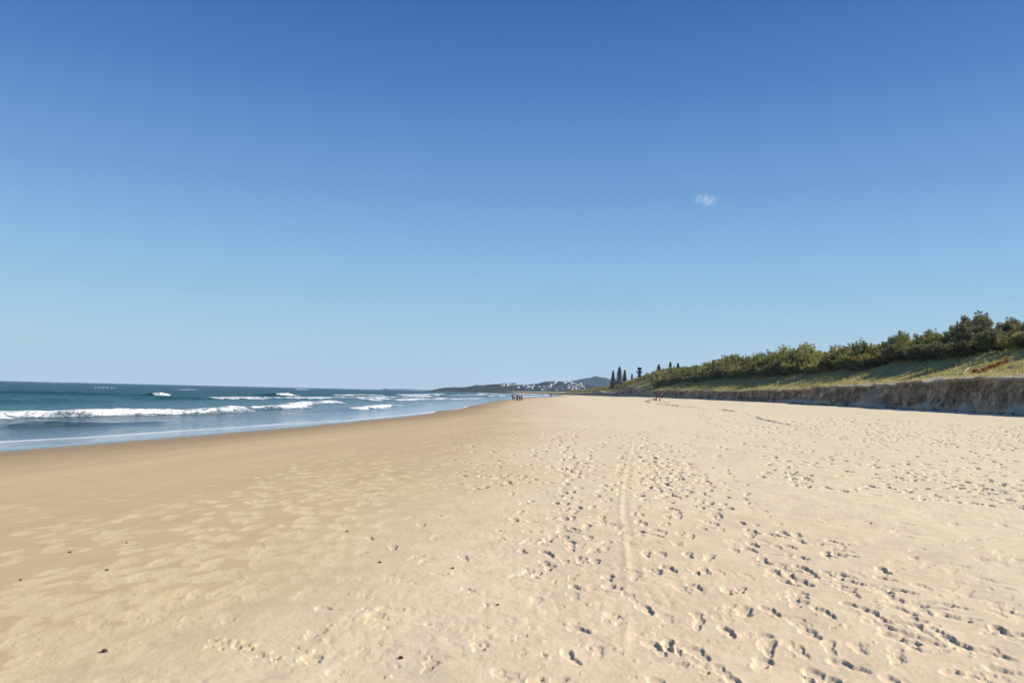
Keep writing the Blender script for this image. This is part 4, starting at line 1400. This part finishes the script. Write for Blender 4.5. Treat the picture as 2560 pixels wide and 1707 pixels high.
put(1256, 964, (3, .8), 2); put(1275, 963.5, (9, 1.2), 7); put(1310, 970, (12, 1.5), 7); put(1330, 973, (10, 1.5), 6); put(1325, 965, (8, 1), 3)
put(1352, 971, (8, 2), 6); put(1372, 966, (7, 3.5), 9); put(1385, 957, (4, 1.5), 3); put(1412, 959, (7, 1.5), 4); put(1430, 962, (6, 2.5), 8); put(1445, 969, (12, 3.4), 22); put(1425, 972, (12, 2.4), 8); put(1385, 973, (9, 2), 5); put(1408, 977, (14, 1.2), 4)


def put_on(px, py):
    # march along the ray until it meets the hillside
    for y in np.arange(2020, 2620, 6.0):
        x, _, z = at_y(px, py, y)
        if zh1(x, y) >= z: return x, y, zh1(x, y) + .3
    x, y, z = at_y(px, py, 2480)
    return x, y, zh1(x, y)


for (a, c) in spots:
    x, y, z = put_on(a, c)
    k = random.choices([0, 1, 2, 3], [4, 3, 2, 3])[0]
    wm = random.choices(m_wall, [6, 2, 1])[0]; rm = random.choices(m_roof, [4, 4, 1])[0]
    where = 'on seaward ridge' if a < 1300 else 'on middle slope' if a < 1360 else 'on tallest town hill' if a < 1420 else 'on crowded slope below mountain'
    lb = {0: 'far house, hipped', 1: 'far house, flat', 2: 'long far apartment block, flat', 3: 'tiny far cottage, hipped'}[k]
    cw = {0: 'white', 1: 'cream', 2: 'grey'}[m_wall.index(wm)]; cr = {0: 'grey roof', 1: 'white roof', 2: 'red roof'}[m_roof.index(rm)]
    building('house' if k != 2 else 'apartment_block', types[k], x, y, z, random.uniform(-.9, .9), wm, rm, f'{cw} {lb} {cr}, {where}', 'house' if k != 2 else 'building', f'{cw} {lb} {cr} {where}')
for (a, c, tt, lb) in ((1399.5, 975, 0, 'narrow white tower block, left of the twin pair on the headland'), (1405, 975, 0, 'narrow white tower block, right of the twin pair on the headland'),
                       (1372, 974, 1, 'broad white apartment block below the tallest hill'), (1390, 976, 1, 'broad white apartment block left of the twin towers near the surf')):
    x, y, z = at_y(a, c, 2080)
    z = zh1(x, 2080)
    building('tower_block' if tt == 0 else 'apartment_block', towers[tt], x, 2080, z, .1, m_wall[0], m_roof[1], lb, 'building', None)
tag_t = None

# tiny skyline across the water
m_sky_b = simple('distant_render', (.35, .36, .38), (.50, .50, .50), .1, .8, .2)
hill('far_shore', [(955, 974), (962, 971.8), (975, 972.6), (1000, 973.6), (1040, 974.2), (1090, 975.5), (1110, 976)], 6300, 500, seed=560, rough=2, lean=.5)
sk = [(966, 971, 10), (983, 970.6, 5), (990, 971.4, 6), (997, 970.4, 6), (1003, 970.2, 5), (1008, 972, 6), (1014, 971.2, 8), (1022, 972.4, 5), (1029, 971.6, 7), (1040, 973, 6)]
tw_t = house_meshes(20, 20, 40, False, 3)
for i, (a, c, w_) in enumerate(sk):
    x, y, z = at_y(a, c, 6250)
    e = building('distant_tower', tw_t, x, y, SEA, 0, m_sky_b, m_roof[0], 'tiny hazy tower on the horizon, ' + ['first', 'second', 'third', 'fourth', 'fifth', 'sixth', 'seventh', 'eighth', 'ninth', 'last'][i] + ' from the left of the skyline', 'building', 'hazy towers across the water')
    s = max(.15, (z - SEA) / 40)
    e.scale = (w_ / 12, 1, s)

# ------------------------------------------------------------------ air
bm = bmesh.new(); bmesh.ops.create_cube(bm, size=1)
me = bpy.data.meshes.new('haze'); bm.to_mesh(me); bm.free()
hz = link('haze', me)
hz.scale = (15400, 11400, 320); hz.location = (0, 2600, 320 / 2 - 62)
hm = bpy.data.materials.new('haze'); hm.use_nodes = True
nt = hm.node_tree; nt.nodes.remove(nt.nodes['Principled BSDF'])
pv = nt.nodes.new('ShaderNodeVolumePrincipled')
pv.inputs['Color'].default_value = (.50, .70, 1.0, 1); pv.inputs['Density'].default_value = 8.0e-5; pv.inputs['Anisotropy'].default_value = .0
nt.links.new(pv.outputs[0], nt.nodes['Material Output'].inputs['Volume'])
me.materials.append(hm)
tag(hz, 'thin blue sea haze over the whole bay', 'haze', kind='stuff')


# small wisps of cloud
def cloud(name, px, py, Y, wpx, hpx, dens, label, seed):
    x, y, z = at_y(px, py, Y)
    w = wpx / F * Y; h = hpx / F * Y
    bm = bmesh.new(); bmesh.ops.create_icosphere(bm, subdivisions=4, radius=.5)
    for v in bm.verts:
        n_ = float(fbm(np.array(v.co.x * 3 + seed), np.array(v.co.z * 3 + v.co.y * 2), seed, 3))
        v.co *= 1 + .35 * n_
    me = bpy.data.meshes.new(name); bm.to_mesh(me); bm.free()
    o = link(name, me); o.location = (x, y, z); o.scale = (w, w * .6, h); o.rotation_euler = (0, .08, 0)
    m = bpy.data.materials.new(name); m.use_nodes = True
    t = m.node_tree; t.nodes.remove(t.nodes['Principled BSDF'])
    v = t.nodes.new('ShaderNodeVolumePrincipled'); v.inputs['Anisotropy'].default_value = .0; v.inputs['Color'].default_value = (1, 1, 1, 1)
    n_ = noise_node(t, 2.6, 6, .65, vscale=(1, 1, .55)); n_.inputs['Distortion'].default_value = 1.6
    tc = t.nodes.new('ShaderNodeTexCoord')
    ln = t.nodes.new('ShaderNodeVectorMath'); ln.operation = 'LENGTH'; t.links.new(tc.outputs['Object'], ln.inputs[0])
    edge = math_n(t, 'SUBTRACT', .42, ln.outputs['Value'])
    mr_ = t.nodes.new('ShaderNodeMapRange'); mr_.inputs['From Min'].default_value = .60; mr_.inputs['From Max'].default_value = .80; mr_.inputs['To Max'].default_value = dens
    t.links.new(math_n(t, 'ADD', n_.outputs['Fac'], math_n(t, 'MULTIPLY', edge, .55)), mr_.inputs['Value'])
    t.links.new(mr_.outputs[0], v.inputs['Density'])
    t.links.new(v.outputs[0], t.nodes['Material Output'].inputs['Volume'])
    me.materials.append(m)
    tag(o, label, 'cloud')
    return o


cloud('cloud', 1765, 500, 9000, 96, 56, .008, 'small thin white wisp of cloud alone in the blue sky', 3)
cloud('cloud', 856, 886, 9400, 22, 5, .003, 'faint tiny streak of cloud low over the sea horizon', 8)

# ------------------------------------------------------------------ light
SUN_AZ = math.radians(88); SUN_EL = math.radians(32)
w = bpy.data.worlds.new('World'); SC.world = w; w.use_nodes = True
nt = w.node_tree; N = nt.nodes; L = nt.links
bg = N['Background']
st = N.new('ShaderNodeTexSky'); st.sky_type = 'NISHITA'; st.sun_disc = False
st.sun_elevation = SUN_EL; st.sun_rotation = SUN_AZ; st.air_density = 1.0; st.dust_density = .3; st.ozone_density = 2.0; st.altitude = 0
tc = N.new('ShaderNodeTexCoord'); sx_ = N.new('ShaderNodeSeparateXYZ'); L.new(tc.outputs['Generated'], sx_.inputs[0])
def q_(r, g, bb): return (r, g, bb)
gr = ramp(nt, sx_.outputs['Z'], [(0.0, (.52, .69, .78)), (.035, (.46, .65, .76)), (.085, (.35, .58, .75)), (.16, (.235, .475, .74)), (.25, (.140, .325, .645)), (.36, (.056, .195, .53)), (.46, (.022, .118, .40)), (1.0, (.02, .08, .28))])
sc1 = N.new('ShaderNodeVectorMath'); sc1.operation = 'SCALE'; sc1.inputs['Scale'].default_value = 0.88 / 1.62 / .085; L.new(gr.outputs[0], sc1.inputs[0])
sc2 = N.new('ShaderNodeVectorMath'); sc2.operation = 'SCALE'; sc2.inputs['Scale'].default_value = .12; L.new(st.outputs[0], sc2.inputs[0])
ad = N.new('ShaderNodeVectorMath'); ad.operation = 'ADD'; L.new(sc1.outputs[0], ad.inputs[0]); L.new(sc2.outputs[0], ad.inputs[1])
L.new(ad.outputs[0], bg.inputs['Color']); bg.inputs['Strength'].default_value = .085
sl = bpy.data.lights.new('sun', 'SUN'); sl.energy = 4.8; sl.angle = math.radians(.53); sl.color = (1.0, .93, .82)
so = bpy.data.objects.new('sun', sl); COL.objects.link(so)
sd = Vector((math.sin(SUN_AZ) * math.cos(SUN_EL), math.cos(SUN_AZ) * math.cos(SUN_EL), math.sin(SUN_EL)))
so.rotation_euler = sd.to_track_quat('Z', 'Y').to_euler()
SC.view_settings.view_transform = 'Standard'; SC.view_settings.look = 'None'; SC.view_settings.exposure = 0.7; SC.view_settings.gamma = 1
SC.cycles.volume_step_rate = 1.0; SC.cycles.volume_max_steps = 64
SC.cycles.max_bounces = 6; SC.cycles.volume_bounces = 0; SC.cycles.transparent_max_bounces = 8
SC.cycles.use_denoising = True
print('shrubs', count)
